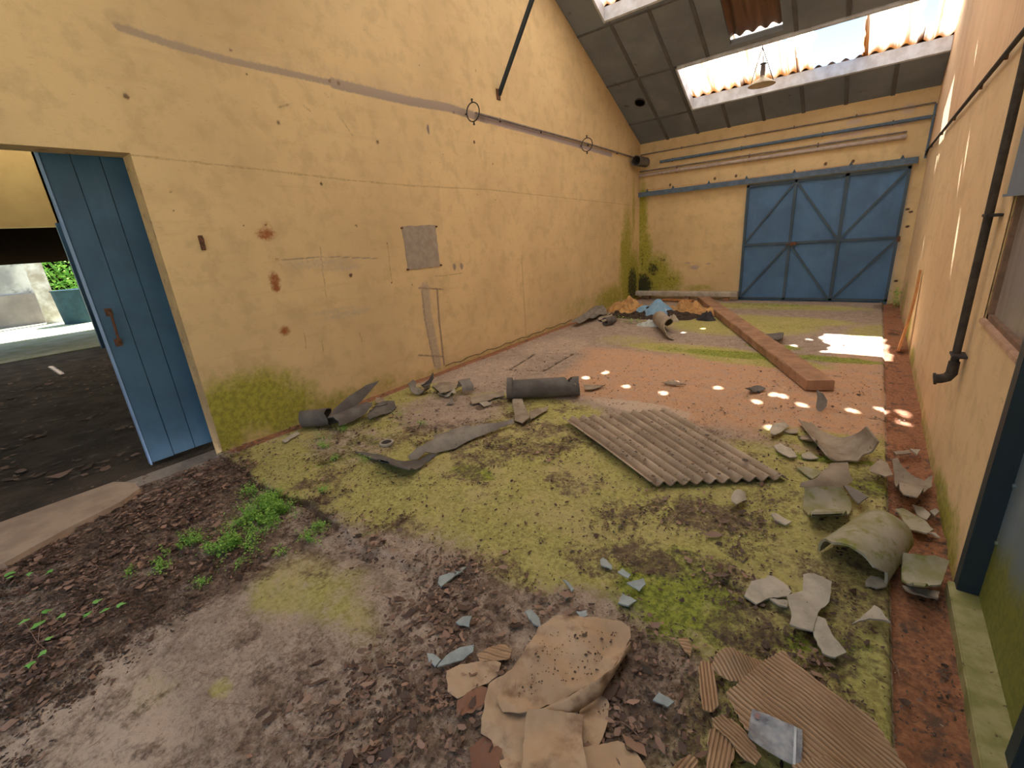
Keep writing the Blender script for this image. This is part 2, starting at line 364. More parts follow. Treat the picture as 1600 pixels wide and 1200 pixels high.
def jitter(out, amt, rs):
    """break the straight edges of an outline into an irregular, chipped edge"""
    res = []
    for i, p in enumerate(out):
        q = out[(i + 1) % len(out)]; L = math.hypot(q[0] - p[0], q[1] - p[1]); n = max(1, int(L / (amt * 7)))
        res.append(tuple(p))
        for k in range(1, n):
            t = k / n; res.append((p[0] + (q[0] - p[0]) * t + rs.uniform(-amt, amt), p[1] + (q[1] - p[1]) * t + rs.uniform(-amt, amt)))
    return res
def solve(u, v, hf):
    z = 0.0
    while z < .3:
        P = fl(u, v, z)
        if z >= hf(P[0], P[1]): break
        z += .0015
    return P
def sheet(name, outline, hf, axis, na, nb, t, mat, parent=None, smooth=True, ridge=None):
    """outline (surveyed pixels) laid on the height field hf, cut into a fine mesh and given a real thickness"""
    P = [solve(u, v, hf) for u, v in outline]
    bm = bmesh.new(); f = bm.faces.new([bm.verts.new((p[0], p[1], 0)) for p in P])
    if f.normal.z < 0 or sum((P[i][0] * P[(i + 1) % len(P)][1] - P[(i + 1) % len(P)][0] * P[i][1]) for i in range(len(P))) < 0: f.normal_flip()
    bmesh.ops.triangulate(bm, faces=bm.faces[:])
    a = Vector((axis[0], axis[1], 0)).normalized(); b = Vector((-a.y, a.x, 0))
    for d, n in ((b, na), (a, nb)):
        ts = [d.x * p[0] + d.y * p[1] for p in P]; lo, hi = min(ts), max(ts)
        for k in range(1, n):
            c = d * (lo + (hi - lo) * k / n)
            bmesh.ops.bisect_plane(bm, geom=bm.verts[:] + bm.edges[:] + bm.faces[:], plane_co=c, plane_no=d, dist=1e-5)
    for v in bm.verts:
        z = hf(v.co.x, v.co.y)
        if ridge: z += ridge[1] * math.sin(2 * math.pi * (v.co.x * b.x + v.co.y * b.y) / ridge[0])
        v.co.z = z
    if ridge:
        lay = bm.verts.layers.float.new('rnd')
        for v in bm.verts: v[lay] = max(0.0, -math.sin(2 * math.pi * (v.co.x * b.x + v.co.y * b.y) / ridge[0])) ** .8  # valley mask for the painted groove shade and dirt
    bmesh.ops.recalc_face_normals(bm, faces=bm.faces[:])
    if sum(f.normal.z for f in bm.faces) < 0: bmesh.ops.reverse_faces(bm, faces=bm.faces[:])
    solid(bm, t)
    zmin = min(v.co.z for v in bm.verts)
    if not parent and zmin < .001:
        for v in bm.verts: v.co.z += .001 - zmin
    o = obj(name, bm, mat, parent, smooth=False)
    if smooth:
        try:
            for p in o.data.polygons: p.use_smooth = True
            o.data.set_sharp_from_angle(angle=math.radians(35))
        except Exception: pass
    return o
SH = 0
def shard(name, out, label, cat, mat, R=.12, cap=.085, up=True, ax=None, H=.04, z0=.008, t=.008, jit=1.0, tilt=(0, 0), group=None, n=10, parent=None, wob=.006):
    """a broken piece of curved pipe wall or sheet lying on the floor"""
    global SH; SH += 1; rs = random.Random(SH)
    cu = sum(p[0] for p in out) / len(out); cv = sum(p[1] for p in out) / len(out); C = fl(cu, cv)
    if ax is None:
        d = max(((fl(*p), fl(*q)) for p in out for q in out if p != q), key=lambda s: np.hypot(*(s[0] - s[1])[:2])); A, B = d
    else: A, B = fl(ax[0], ax[1]), fl(ax[2], ax[3])
    dx, dy = (B - A)[:2] / np.hypot(*(B - A)[:2]); O = C if ax is None else A
    # stays clear of the ground: minimum over the outline is z0
    def raw(x, y):
        d = max(-.97 * R, min(.97 * R, (x - O[0]) * dy - (y - O[1]) * dx)); c = R - math.sqrt(R * R - d * d)
        z = c if up else H - c
        z += tilt[0] * (x - C[0]) + tilt[1] * (y - C[1]) + wob * (mnoise.noise(Vector((x * 9, y * 9, SH))))
        return min(cap, max(z, 0.0)) if z < cap else cap
    hf = lambda x, y: z0 + raw(x, y)
    o = sheet(name, jitter(out, jit, rs) if jit else out, hf, (dx, dy), n, 6, t, mat, parent)
    if label: tag(o, label, cat, group)
    return o
def pipe(name, A, B, R, a0, a1, t, mat, j0=.0, j1=.0, u=None, nl=16, seed=0, cut=None, R2=None, parent=None, collar=None, skew=0):
    """piece of pipe wall: axis A-B, angles a0..a1 (0 = up) may vary along the length, ragged ends j0, j1"""
    A = Vector(A); B = Vector(B); n = (B - A); L = n.length; n.normalize()
    u = Vector(u) if u is not None else Vector((0, 0, 1)); u = (u - u.dot(n) * n).normalized(); s = n.cross(u)
    f = lambda a, q: float(np.interp(q, np.linspace(0, 1, len(a)), a)) if isinstance(a, (list, tuple)) else a
    full = (not isinstance(a0, (list, tuple))) and abs(a1 - a0 - 360) < 1e-6
    na = 40 if full else max(8, int((max(a1 if isinstance(a1, (list, tuple)) else [a1]) - min(a0 if isinstance(a0, (list, tuple)) else [a0])) / 8))
    rs = random.Random(seed); e0 = [rs.random() for _ in range(9)]; e1 = [rs.random() for _ in range(9)]
    bm = bmesh.new(); G = []
    R2 = R2 or R
    for i in range(nl + 1):
        row = []; q0 = i / nl
        for k in range(na + (0 if full else 1)):
            w_ = k / na
            o0 = j0 * float(np.interp(w_ * 8, range(9), e0[:8] + [e0[0] if full else e0[8]])); o1 = j1 * float(np.interp(w_ * 8, range(9), e1[:8] + [e1[0] if full else e1[8]]))
            o0 += skew * abs(2 * w_ - 1) ** 1.5
            q = (o0 + (L - o0 - o1) * q0) / L
            a = math.radians(f(a0, q) + (f(a1, q) - f(a0, q)) * w_); r = R + (R2 - R) * q
            if collar and q * L < collar[0]: r += collar[1]
            row.append(bm.verts.new(A + n * L * q + r * (math.cos(a) * u + math.sin(a) * s)))
        G.append(row)
    for i in range(nl):
        for k in range(na):
            if cut and cut(i / nl, k / na): continue
            k2 = (k + 1) % na if full else k + 1
            bm.faces.new((G[i][k], G[i][k2], G[i + 1][k2], G[i + 1][k]))
    bmesh.ops.delete(bm, geom=[v for v in bm.verts if not v.link_faces], context='VERTS')
    bmesh.ops.remove_doubles(bm, verts=bm.verts[:], dist=1e-5)
    bmesh.ops.recalc_face_normals(bm, faces=bm.faces[:])
    solid(bm, t)
    zm = min(v.co.z for v in bm.verts)
    if zm < .002:
        for v in bm.verts: v.co.z += .002 - zm
    o = obj(name, bm, mat, parent)
    for p in o.data.polygons: p.use_smooth = True
    o.data.set_sharp_from_angle(angle=math.radians(40))
    return o
# ================================================================ FLOOR
def grid_mesh(us, vs, keep=None):
    U, Vv = np.meshgrid(us, vs, indexing='ij'); nu, nv = len(us), len(vs)
    idx = np.arange(nu * nv).reshape(nu, nv)
    F = np.stack([idx[:-1, :-1], idx[1:, :-1], idx[1:, 1:], idx[:-1, 1:]], -1)
    if keep is not None:
        cu = (us[:-1, None] + us[1:, None]) / 2 + 0 * vs[None, :-1]; cv = (vs[None, :-1] + vs[None, 1:]) / 2 + 0 * us[:-1, None]
        F = F[keep(cu, cv)]
    return U.ravel(), Vv.ravel(), F.reshape(-1, 4)
SLAB = -9.27
def slab_edge(x): return SLAB + .03 * np.sin(x * 5) + .02 * np.sin(x * 13 + 1)
class Paint:
    def __init__(s, x, y): s.x = x; s.y = y; s.ch = {}
    def get(s, c): return s.ch.setdefault(c, np.zeros_like(s.x))
    def blob(s, c, u, v, rx, ry, a=1, rot=0, soft=.5):
        P = fl(u, v); s.wblob(c, P[0], P[1], rx, ry, a, rot, soft)
    def wblob(s, c, cx, cy, rx, ry, a=1, rot=0, soft=.5):
        r = math.radians(rot); dx = s.x - cx; dy = s.y - cy
        p = (dx * math.cos(r) + dy * math.sin(r)) / rx; q = (-dx * math.sin(r) + dy * math.cos(r)) / ry
        m = a * (1 - sst(1 - soft, 1 + soft, np.sqrt(p * p + q * q))); g = s.get(c)
        s.ch[c] = np.maximum(g, m) if a > 0 else np.clip(g + m, 0, 1)
    def line(s, c, pts, wd, a=1, soft=.6):
        g = s.get(c)
        for p, q in zip(pts, pts[1:]):
            dx, dy = q[0] - p[0], q[1] - p[1]; L2 = dx * dx + dy * dy
            t = np.clip(((s.x - p[0]) * dx + (s.y - p[1]) * dy) / L2, 0, 1)
            d = np.hypot(s.x - p[0] - t * dx, s.y - p[1] - t * dy); g = np.maximum(g, a * (1 - sst(wd * (1 - soft), wd * (1 + soft), d)))
        s.ch[c] = g
def paint_floor(x, y):
    p = Paint(x, y); G = p.get
    wob = (fbm(x, y, .9, 4, 3) - .5)
    near = sst(-6.7, -7.15, y + wob * .9)            # near part of the slab: mossy
    front = sst(.0, -.025, y - slab_edge(x)) * sst(3.0, 1.6, x + wob * .8)      # lower ground before the slab
    # moss
    brown = sst(-9.12, -9.42, y + wob * .5) * sst(3.75, 3.3, x)
    p.ch['moss'] = near * .80 * (1 - front) * (1 - .88 * brown)
    for b in [(1150, 505, 1.2, .9, .85), (1230, 500, .9, .35, .9), (1380, 520, .5, .8, .6), (1080, 545, 1.0, .28, .85), (1180, 562, .8, .25, .8), (980, 530, .55, .4, .5), (1200, 478, 1.6, .35, .9),
              (870, 672, .55, .2, .8), (1300, 690, .5, .22, .75), (1400, 700, .2, .3, .6), (1250, 720, .4, .25, .7),
              (460, 905, .36, .24, .62), (560, 930, .38, .22, .60), (600, 985, .3, .16, .5), (230, 1075, .14, .1, .38), (700, 1060, .35, .15, .5), (345, 1070, .07, .045, .62), (150, 985, .2, .08, .3)]:
        p.blob('moss', *b)
    for b in [(700, 640, .6, .5, -.55), (1060, 690, .3, .6, -.0), (540, 690, .5, .35, -.35), (1280, 960, .0001, .1, 0), (950, 990, .4, .25, -.5), (800, 1050, .6, .3, -.6), (660, 880, .35, .3, -.35)]:
        if b[2] > .01: p.blob('moss', *b)
    # vivid green
    for b in [(740, 735, .22, .11, .8), (640, 640, .4, .2, .4), (700, 615, .3, .1, .4), (1060, 920, .34, .34, .75), (1080, 950, .2, .2, .6), (900, 880, .3, .2, .3), (1290, 715, .35, .06, .85, 15), (1360, 760, .12, .12, .8),
              (1250, 1000, .28, .045, .9, 30), (1300, 560, .5, .14, .9), (1140, 552, .7, .18, .9), (1210, 540, .4, .2, .7), (1060, 545, .5, .15, .6), (1200, 475, .9, .2, .6), (560, 690, .3, .25, .55), (520, 720, .3, .1, .6, 70), (980, 545, .4, .1, .35), (1210, 555, .5, .09, .45), (380, 800, .3, .25, .5)]:
        p.blob('green', *b)
    # orange dirt
    far = sst(-6.95, -6.5, y + wob * .5) * sst(-4.2, -4.9, y + wob * .6) * sst(.95, 1.7, x + wob * .9)
    p.ch['orange'] = far * .95
    p.wblob('orange', 4.1, -5.9, 1.0, 1.0, .85); p.wblob('orange', 4.35, -5.2, .3, 2.2, .7); p.wblob('orange', 3.9, -2.3, .7, .25, .35)
    p.wblob('orange', 2.6, -4.4, 1.2, .35, .5)
    # pale worn concrete, and a paler near left corner
    for b in [(760, 580, .6, .9, .55), (870, 540, .6, .8, .55), (640, 620, .45, .3, .45), (700, 650, .7, .35, .5), (1000, 635, .6, .16, .8), (1000, 555, .8, .2, .4), (450, 1130, .7, .4, .3), (100, 1170, .8, .35, .85), (20, 1160, .6, .4, .85),
              (640, 1130, .5, .3, .4), (1050, 800, .12, .12, .4), (940, 770, .2, .15, .45), (520, 660, .4, .2, .3), (780, 620, .35, .18, .5)]:
        p.blob('pale', *b)
    # soil
    for b in [(300, 900, .7, .34, .85, 75), (180, 830, .5, .5, .85), (330, 770, .5, .3, .8), (100, 950, .55, .25, .7), (200, 1000, .35, .2, .55), (480, 870, .35, .15, .6, 10),
              (620, 690, .8, .24, .5, 45), (540, 700, .35, .35, .6), (500, 780, .2, .08, .7, 70), (640, 840, .32, .2, .42), (560, 900, .25, .15, .4), (760, 900, .28, .22, .68), (730, 950, .35, .25, .68), (640, 960, .35, .2, .55), (560, 1080, .6, .3, .55), (720, 1110, .4, .25, .65), (880, 960, .3, .12, .5),
              (1090, 800, .38, .2, .80, 15), (980, 800, .3, .18, .6), (950, 850, .25, .12, .5), (1010, 870, .24, .13, .80), (1120, 890, .3, .12, .65), (1180, 850, .35, .2, .5), (1330, 900, .3, .2, .62), (1370, 1000, .25, .13, .5), (1260, 1060, .25, .1, .7),
              (1010, 1130, .3, .4, .68), (1060, 1060, .22, .2, .6), (1400, 850, .2, .3, .75), (1380, 760, .25, .25, .6), (1240, 780, .35, .2, .55), (830, 700, .6, .14, .68, 40), (760, 760, .25, .15, .45), (900, 740, .3, .12, .38), (700, 660, .5, .12, .55, 35), (1180, 480, 1.2, .25, .5), (1230, 510, .8, .2, .45), (1090, 690, .6, .18, .3), (1130, 680, .5, .2, .45),
              (980, 500, .8, .5, .55), (1080, 490, .7, .3, .6), (1320, 600, .3, .4, .3), (1250, 560, .4, .2, .3), (1140, 940, .2, .1, .5)]:
        p.blob('soil', *b)
    p.ch['soil'] = np.maximum(G('soil'), front * (.50 + .5 * (fbm(x, y, 2.5, 4, 9) - .5)))
    p.ch['soil'] = np.maximum(G('soil'), near * sst(.46, .66, fbm(x + .3, y, 3.2, 5, 23)) * .68)
    p.ch['soil'] = np.maximum(p.ch['soil'], brown * (.30 + .9 * (fbm(x, y, 2.2, 4, 14) - .45)))
    # red-brown: channel along the right wall, dirt against the left wall
    chn = sst(XG - .01, XG + .015, x) * sst(-9.9, -9.5, y)
    p.ch['red'] = np.maximum(chn * .95, sst(.16, .09, x + .05 * wob) * sst(-9.3, -9.1, y) * .9)
    p.ch['soil'] = p.ch['soil'] * (1 - .55 * p.ch['red']); p.ch['moss'] = p.ch['moss'] * (1 - p.ch['red']); p.ch['orange'] = p.ch['orange'] * (1 - p.ch['red'])
    p.wblob('soil', 4.72, -8.9, .2, .5, .55); p.wblob('soil', 4.75, -7.0, .12, .5, .35); p.wblob('soil', 4.7, -.5, .3, .5, .8)
    # joints
    J = lambda pts: [tuple(fl(*q)[:2]) for q in pts]
    p.line('joint', J([(1385, 1056), (1300, 1000), (1230, 955), (1165, 925), (1120, 900)]), .02, .8)
    p.line('joint', J([(545, 722), (520, 770), (500, 805)]), .03, .6)
    p.line('joint', J([(520, 820), (640, 850)]), .01, .3)
    for yy in (-6.95, -5.95, -4.9, -3.7, -2.5): p.line('joint', [(XG - .42, yy - .02), (XG, yy - .1)], .012, .75)
    for yy in (-8.62, -5.87, -3.3, -7.6): p.line('joint', [(XG, yy), (W, yy - .05)], .012, .8)
    p.line('joint', [(XG, -9.6), (XG, -.1)], .010, .8)
    p.line('joint', J([(795, 576), (836, 551), (896, 551), (848, 578), (795, 576)]), .022, 1.0)
    p.wblob('joint', 4.70, -2.6, .08, .13, 1.0, 0, .1)
    # mortar ridge bridging the brown patch below the corrugated sheet
    xe = np.linspace(0.1, 1.9, 14); p.line('joint', [(a_, float(slab_edge(a_)) - .012) for a_ in xe], .022, 1.0)
    p.line('keep', J([(1063, 762), (1045, 790), (1008, 826)]), .022, 1)
    k = G('keep'); p.ch['soil'] = G('soil') * (1 - k); p.ch['moss'] = np.maximum(p.ch['moss'], .7 * k)
    p.ch['crack'] = np.clip(front * .7 * sst(1.9, 1.2, x) , 0, 1)
    return p, front
xs = np.arange(-.0145 * 2, W + .03, .0145); ys = np.concatenate([np.arange(YN, -5.0, .0155), np.arange(-5.0, .09, .022)])
X, Y, FF = grid_mesh(xs, ys)
fp, front = paint_floor(X, Y)
Z = -.035 * front + (fbm(X, Y, 3, 4, 2) - .5) * .012 + (fbm(X, Y, 14, 4, 5) - .5) * (.006 + .012 * np.clip(fp.get('soil'), 0, 1)) 
Z -= .05 * sst(XG - .004, XG + .012, X) * (1 - .8 * sst(.52, .62, fbm(X, Y, 2, 3, 8))) * .7
Z -= .02 * fp.get('joint'); Z += .008 * fp.get('keep')
Z -= .012
fa = np.stack([fp.get('moss'), fp.get('soil'), fp.get('orange'), fp.get('pale')], -1)
fb = np.stack([fp.get('joint'), fp.get('green'), fp.get('red'), fp.get('crack')], -1)
floor = npobj('floor', np.stack([X, Y, Z], -1), FF, M_floor, smooth=True, attrs={'fa': ('FLOAT_COLOR', fa), 'fb': ('FLOAT_COLOR', fb)})
floor['kind'] = 'structure'

# ================================================================ WALLS
class WP(Paint):
    """wall painter: local x = distance along the wall, local y = height; 'ov' layers are colour patches"""
    def __init__(s, x, y, f): super().__init__(x, y); s.f = f; s.rgb = np.zeros((len(x), 3)); s.al = np.zeros(len(x))
    def P(s, u, v): return s.f(u, v)
    def _ov(s, m, c):
        s.rgb = s.rgb * (1 - m[:, None]) + np.array(c) * m[:, None] if True else s.rgb; s.rgb = np.where((s.al < .01)[:, None], np.array(c), s.rgb); s.al = np.maximum(s.al, m)
    def pt(s, u, v, rx, ry, c, a=1, rot=0, soft=.5):
        q = s.P(u, v); s.ch['_t'] = np.zeros_like(s.x); s.wblob('_t', q[0], q[1], rx, ry, a, rot, soft); s._ov(s.ch['_t'], c)
    def ln(s, pts, wd, c, a=1, soft=.6):
        s.ch['_t'] = np.zeros_like(s.x); s.line('_t', [s.P(*q) for q in pts], wd, a, soft); s._ov(s.ch['_t'], c)
    def bl(s, ch, u, v, rx, ry, a=1, rot=0, soft=.5):
        q = s.P(u, v); s.wblob(ch, q[0], q[1], rx, ry, a, rot, soft)
JY, JZ = -9.222, 2.392          # sliding door opening in the left wall
ys = np.concatenate([np.arange(YN, -10.2, .05), np.arange(-10.2, -4.0, .0135), np.arange(-4.0, .0001, .02)]); ys[-1] = 0
zs = np.concatenate([np.arange(-.08, 3.6, .0135), np.arange(3.6, 6.9, .03)])
jy = ys[np.argmin(abs(ys - JY))]; jz = zs[np.argmin(abs(zs - JZ))]
A_, B_, F_ = grid_mesh(ys, zs, lambda a, b: (b < zroof(a) + .22) & ~((a < jy) & (a > -11.9) & (b < jz)))
wp = WP(A_, B_, lambda u, v: tuple(lw(u, v)[1:]))
GREY = (.27, .215, .20)
wp.ln([(185, 42), (270, 70), (360, 95), (440, 112), (520, 130)], .026, GREY, .85, .4)
wp.ln([(520, 130), (575, 143), (640, 158), (700, 168), (760, 187)], .045, GREY, 1.0, .4)
wp.ln([(760, 187), (830, 206), (900, 226), (955, 242)], .04, (.36, .30, .30), .85, .5)
wp.ln([(185, 36), (360, 84), (520, 118), (660, 146), (740, 168)], .11, (.52, .42, .30), .30, .9)
wp.ln([(205, 242), (275, 250), (400, 264), (540, 281), (640, 290), (760, 296), (1000, 322)], .010, (.36, .25, .13), .50)
wp.ln([(120, 118), (400, 190), (560, 215), (690, 240)], .03, (.50, .40, .26), .22, .9)
wp.pt(185, 32, .09, .06, (.38, .27, .16), .4)
wp.ln([(668, 190), (670, 240), (680, 350)], .03, (.55, .45, .30), .25, .9)
wp.pt(669, 202, .022, .055, (.20, .15, .13), .95, 0, .3)
wp.ln([(664, 450), (668, 490), (684, 570)], .075, (.40, .33, .26), .62, .5); wp.ln([(659, 455), (664, 500), (679, 572)], .012, (.22, .17, .13), .7); wp.ln([(683, 452), (686, 500), (694, 570)], .016, (.26, .19, .14), .75)
for v in (450, 555): wp.ln([(654, v), (692, v + 2)], .012, (.22, .16, .12), .7)
wp.ln([(815, 400), (818, 460), (822, 525)], .018, (.42, .30, .17), .5)
for u, v in [(710, 417), (721, 416)]: wp.pt(u, v, .03, .045, (.30, .24, .20), .85, 0, .2)
wp.ln([(680, 432), (705, 429), (722, 427)], .008, (.35, .25, .15), .6)
for (u, v, a, b, k) in [(416, 366, .085, .055, .70), (417, 356, .06, .08, .35), (429, 437, .05, .07, .75), (431, 449, .04, .04, .9), (424, 400, .05, .22, .22), (445, 517, .05, .045, .75), (440, 480, .03, .3, .16), (654, 362, .04, .04, .6), (656, 413, .03, .05, .5)]:
    wp.pt(u, v, a, b, (.30, .10, .03), k, 0, .8)
for (u, v, a, b) in [(505, 412, .45, .05), (540, 418, .3, .04), (545, 490, .35, .05), (520, 486, .3, .03), (480, 410, .3, .03)]: wp.pt(u, v, a, b, (.42, .37, .30), .42, 0, .8)
wp.ln([(430, 406), (520, 401), (590, 404)], .007, (.24, .17, .10), .7)
for q in ([(500, 385), (505, 430), (510, 465)], [(605, 380), (612, 440)], [(475, 520), (479, 545)], [(503, 530), (505, 550)], [(562, 520), (566, 535)]): wp.ln(q, .007, (.32, .22, .12), .55)
for (u, v, r) in [(197, 150, .028), (435, 192, .026), (590, 222, .028), (741, 222, .028), (502, 287, .022), (548, 430, .03), (665, 78, .012), (655, 102, .012), (743, 110, .012), (360, 78, .02), (515, 126, .022), (529, 130, .024), (709, 176, .018), (692, 241, .014), (673, 255, .012), (770, 256, .018), (833, 268, .014), (875, 276, .012), (915, 283, .016), (948, 289, .012), (746, 304, .015), (267, 299, .012), (272, 329, .01), (415, 352, .012), (380, 352, .01), (555, 352, .012), (558, 353, .012), (605, 380, .012), (612, 442, .014), (644, 445, .014)]:
    wp.pt(u, v, r * .7, r * .75, (.12, .06, .03), .9, 0, .6)
for q in ([(508, 145 + 0), (512, 152)], [(535, 188), (551, 212)], [(435, 168), (452, 163)], [(474, 165), (484, 173)]): wp.ln(q, .009, (.28, .19, .10), .6)
wp.ln([(840, 5), (893, 43)], .008, (.25, .12, .06), .0)
wp.pt(560, 40, 1.0, .55, (.60, .50, .37), .22, -8, .9); wp.pt(300, 100, 1.2, .35, (.66, .50, .27), .18, 0, .9)
# moss on the foot of the wall
for b in [(360, 640, .26, .30, .95), (400, 625, .45, .30, .90), (440, 640, .45, .30, .85), (340, 685, .3, .2, .9), (520, 630, .5, .16, .62), (590, 600, .4, .12, .5), (640, 590, .4, .10, .3), (905, 478, 1.0, .22, .45), (975, 400, .22, .65, .85), (990, 330, .10, .8, .62), (955, 465, .9, .3, .75), (985, 440, .6, .75, 1.0), (980, 400, .3, 1.1, .8)]:
    wp.bl('moss', *b, 0, .8)
wp.wblob('moss', -5.2, 0, 5, .07, .42); wp.bl('dark', 988, 445, .3, .5, .65); wp.bl('dark', 390, 650, .22, .12, .25)
wp.ln([(395, 640), (400, 670), (420, 650)], .012, (.42, .38, .15), .5)
mk = np.stack([wp.get('moss'), wp.get('dark'), 0 * A_, 0 * A_], -1)
wl = npobj('wall_left', np.stack([0 * A_ , A_, B_], -1), F_, M_wall, attrs={'ov': ('FLOAT_COLOR', np.concatenate([wp.rgb, wp.al[:, None]], 1)), 'mk': ('FLOAT_COLOR', mk)})
wl['kind'] = 'structure'
# body of the left wall behind the plaster face, jamb and lintel with worn edges
bm = bmesh.new(); TH = .20
def roofpoly(bm, x0, x1, pts):
    a = [bm.verts.new((x0, *p)) for p in pts]; b = [bm.verts.new((x1, *p)) for p in pts]
    bm.faces.new(a); bm.faces.new(b[::-1])
    for i in range(len(pts)): j = (i + 1) % len(pts); bm.faces.new((a[j], a[i], b[i], b[j]))
roofpoly(bm, -TH, -.004, [(jy, -.1), (.1, -.1), (.1, 3.4), (jy, 3.4)])
roofpoly(bm, -TH, -.004, [(YN, jz), (jy, jz), (jy, 3.4), (YN, 3.4)])
roofpoly(bm, -TH, -.004, [(YN, -.1), (-11.9, -.1), (-11.9, jz), (YN, jz)])
roofpoly(bm, -TH, -.004, [(YN, 3.4), (.1, 3.4), (RIDGE, 6.5)])
bmesh.ops.recalc_face_normals(bm, faces=bm.faces[:])
M_jamb = simple('worn_plaster_edge', (.62, .42, .21), (.50, .34, .18), sc=5, c3=(.30, .19, .11), sc3=16, th3=(.58, .7), bump=.7, bd=.02)
o = obj('trim_1', bm, M_jamb); tag(o, kind='structure')

# far wall
xs = np.arange(0, W + .012, .016); zs = np.arange(-.08, 3.62, .016)
gx0, gx1, gz1 = 2.22, 4.632, 2.23
A_, B_, F_ = grid_mesh(xs, zs, lambda a, b: (b < 3.36) & ~((a > gx0 + .05) & (a < gx1 - .05) & (b < gz1 - .05)))
fp2 = WP(A_, B_, lambda u, v: (fw(u, v)[0], fw(u, v)[2]))
for b in [(1005, 440, .35, .3, 1.0), (1025, 430, .38, .5, .95), (1045, 440, .35, .28, .85), (1010, 400, .16, .6, .8), (1003, 340, .14, .8, .9), (1006, 400, .2, .7, .9), (1090, 450, .4, .10, .6), (1400, 455, .1, .3, .4)]: fp2.bl('moss', *b, 0, .85)
for b in [(1005, 445, .25, .3, .8), (1020, 420, .22, .22, .62), (1035, 405, .2, .10, .5), (1003, 400, .05, .5, .5), (1050, 435, .2, .06, .5)]: fp2.bl('dark', *b, 0, .9)
for (u, v, rx, ry) in [(1085, 418, .10, .05), (1075, 411, .06, .02), (1107, 412, .05, .02)]: fp2.pt(u, v, rx, ry, (.42, .34, .32), .7)
for (u, v) in [(1150, 275), (1333, 252), (1117, 279), (1290, 256), (1047, 289)]: fp2.pt(u, v, .025, .03, (.12, .06, .03), .9)
fp2.ln([(1010, 297), (1150, 281), (1290, 262), (1430, 246)], .010, (.55, .22, .10), .6)
for (u, v, rx, ry) in [(1330, 208, .3, .06), (1335, 190, .12, .05), (1420, 170, .1, .08), (1300, 222, .15, .04), (1400, 195, .25, .04)]: fp2.pt(u, v, rx, ry, (.50, .40, .36), .6)
for (u, v) in [(1418, 327), (1423, 331), (1418, 354), (1400, 439)]: fp2.pt(u, v, .03, .02, (.08, .04, .02), 1)
mk = np.stack([fp2.get('moss'), fp2.get('dark'), 0 * A_, 0 * A_], -1)
o = npobj('wall_far', np.stack([A_, 0 * A_, B_], -1), F_, M_wall, attrs={'ov': ('FLOAT_COLOR', np.concatenate([fp2.rgb, fp2.al[:, None]], 1)), 'mk': ('FLOAT_COLOR', mk)}); o['kind'] = 'structure'
bm = bmesh.new(); add_box(bm, -.3, gx0 + .03, .006, .25, -.1, 3.5); add_box(bm, gx1 - .03, W + .3, .006, .25, -.1, 3.5); add_box(bm, gx0, gx1, .006, .25, gz1, 3.5)
tag(obj('wall_back', bm, M_jamb), kind='structure')

# right wall with a window and a steel door
wy0, wy1, wz0, wz1 = -7.985, -7.165, 1.02, 2.1
dy0, dy1, dz1 = -10.9, -8.0, 2.2
ys = np.concatenate([np.arange(YN, -9, .06), np.arange(-9, -5, .0145), np.arange(-5, .0001, .022)]); ys[-1] = 0; zs = np.concatenate([np.arange(-.08, 2.8, .0145), np.arange(2.8, 6.9, .03)])
sn = lambda arr, v: arr[np.argmin(abs(arr - v))]
wy0, wy1, wz0, wz1, dy0, dy1, dz1 = sn(ys, wy0), sn(ys, wy1), sn(zs, wz0), sn(zs, wz1), sn(ys, dy0), sn(ys, dy1), sn(zs, dz1)
A_, B_, F_ = grid_mesh(ys, zs, lambda a, b: (b < zroof(a) + .22) & ~((a > wy0) & (a < wy1) & (b > wz0) & (b < wz1)) & ~((a > dy0) & (a < dy1) & (b < dz1)))
rp = WP(A_, B_, lambda u, v: tuple(rw(u, v)[1:]))
up = sst(2.40, 2.50, B_); rp._ov(up * .50, (.80, .52, .34))
stk = sst(.52, .68, fbm(A_ * 7, B_ * .45, 1, 4, 31)); rp._ov(up * stk * .55, (.58, .33, .20))
rp._ov((1 - up) * sst(.55, .7, fbm(A_ * 5, B_ * .4, 1, 4, 37)) * .22, (.50, .34, .17))
rp.ln([(1440, 262), (1500, 195), (1560, 125), (1600, 80)], .01, (.5, .3, .17), .0)
for b in [(1425, 560, .35, .14, .7), (1418, 520, .25, .35, .7), (1440, 680, .5, .12, .7), (1470, 800, .5, .16, .8), (1480, 850, .3, .22, .7), (1412, 470, .5, .4, .55)]: rp.bl('moss', *b)
rp.wblob('moss', -5, -.02, 5, .10, .5)
mk = np.stack([rp.get('moss'), rp.get('dark'), 0 * A_, 0 * A_], -1)
o = npobj('wall_right', np.stack([0 * A_ + W, A_, B_], -1), F_[:, ::-1], M_wall_r, attrs={'ov': ('FLOAT_COLOR', np.concatenate([rp.rgb, rp.al[:, None]], 1)), 'mk': ('FLOAT_COLOR', mk)}); o['kind'] = 'structure'
bm = bmesh.new()
for p in ([(dy1, -.1), (.1, -.1), (.1, wz0), (dy1, wz0)], [(wy1, wz0), (.1, wz0), (.1, 3.4), (wy1, 3.4)], [(YN, dz1), (wy1, dz1), (wy1, 3.4), (YN, 3.4)], [(dy1, wz0), (wy0, wz0), (wy0, dz1), (dy1, dz1)], [(wy0, wz1), (wy1, wz1), (wy1, dz1), (wy0, dz1)], [(YN, -.1), (dy0, -.1), (dy0, dz1), (YN, dz1)], [(YN, 3.4), (.1, 3.4), (RIDGE, 6.5)]):
    roofpoly(bm, W + .004, W + .2, p)
bmesh.ops.recalc_face_normals(bm, faces=bm.faces[:]); tag(obj('trim_2', bm, M_jamb), kind='structure')
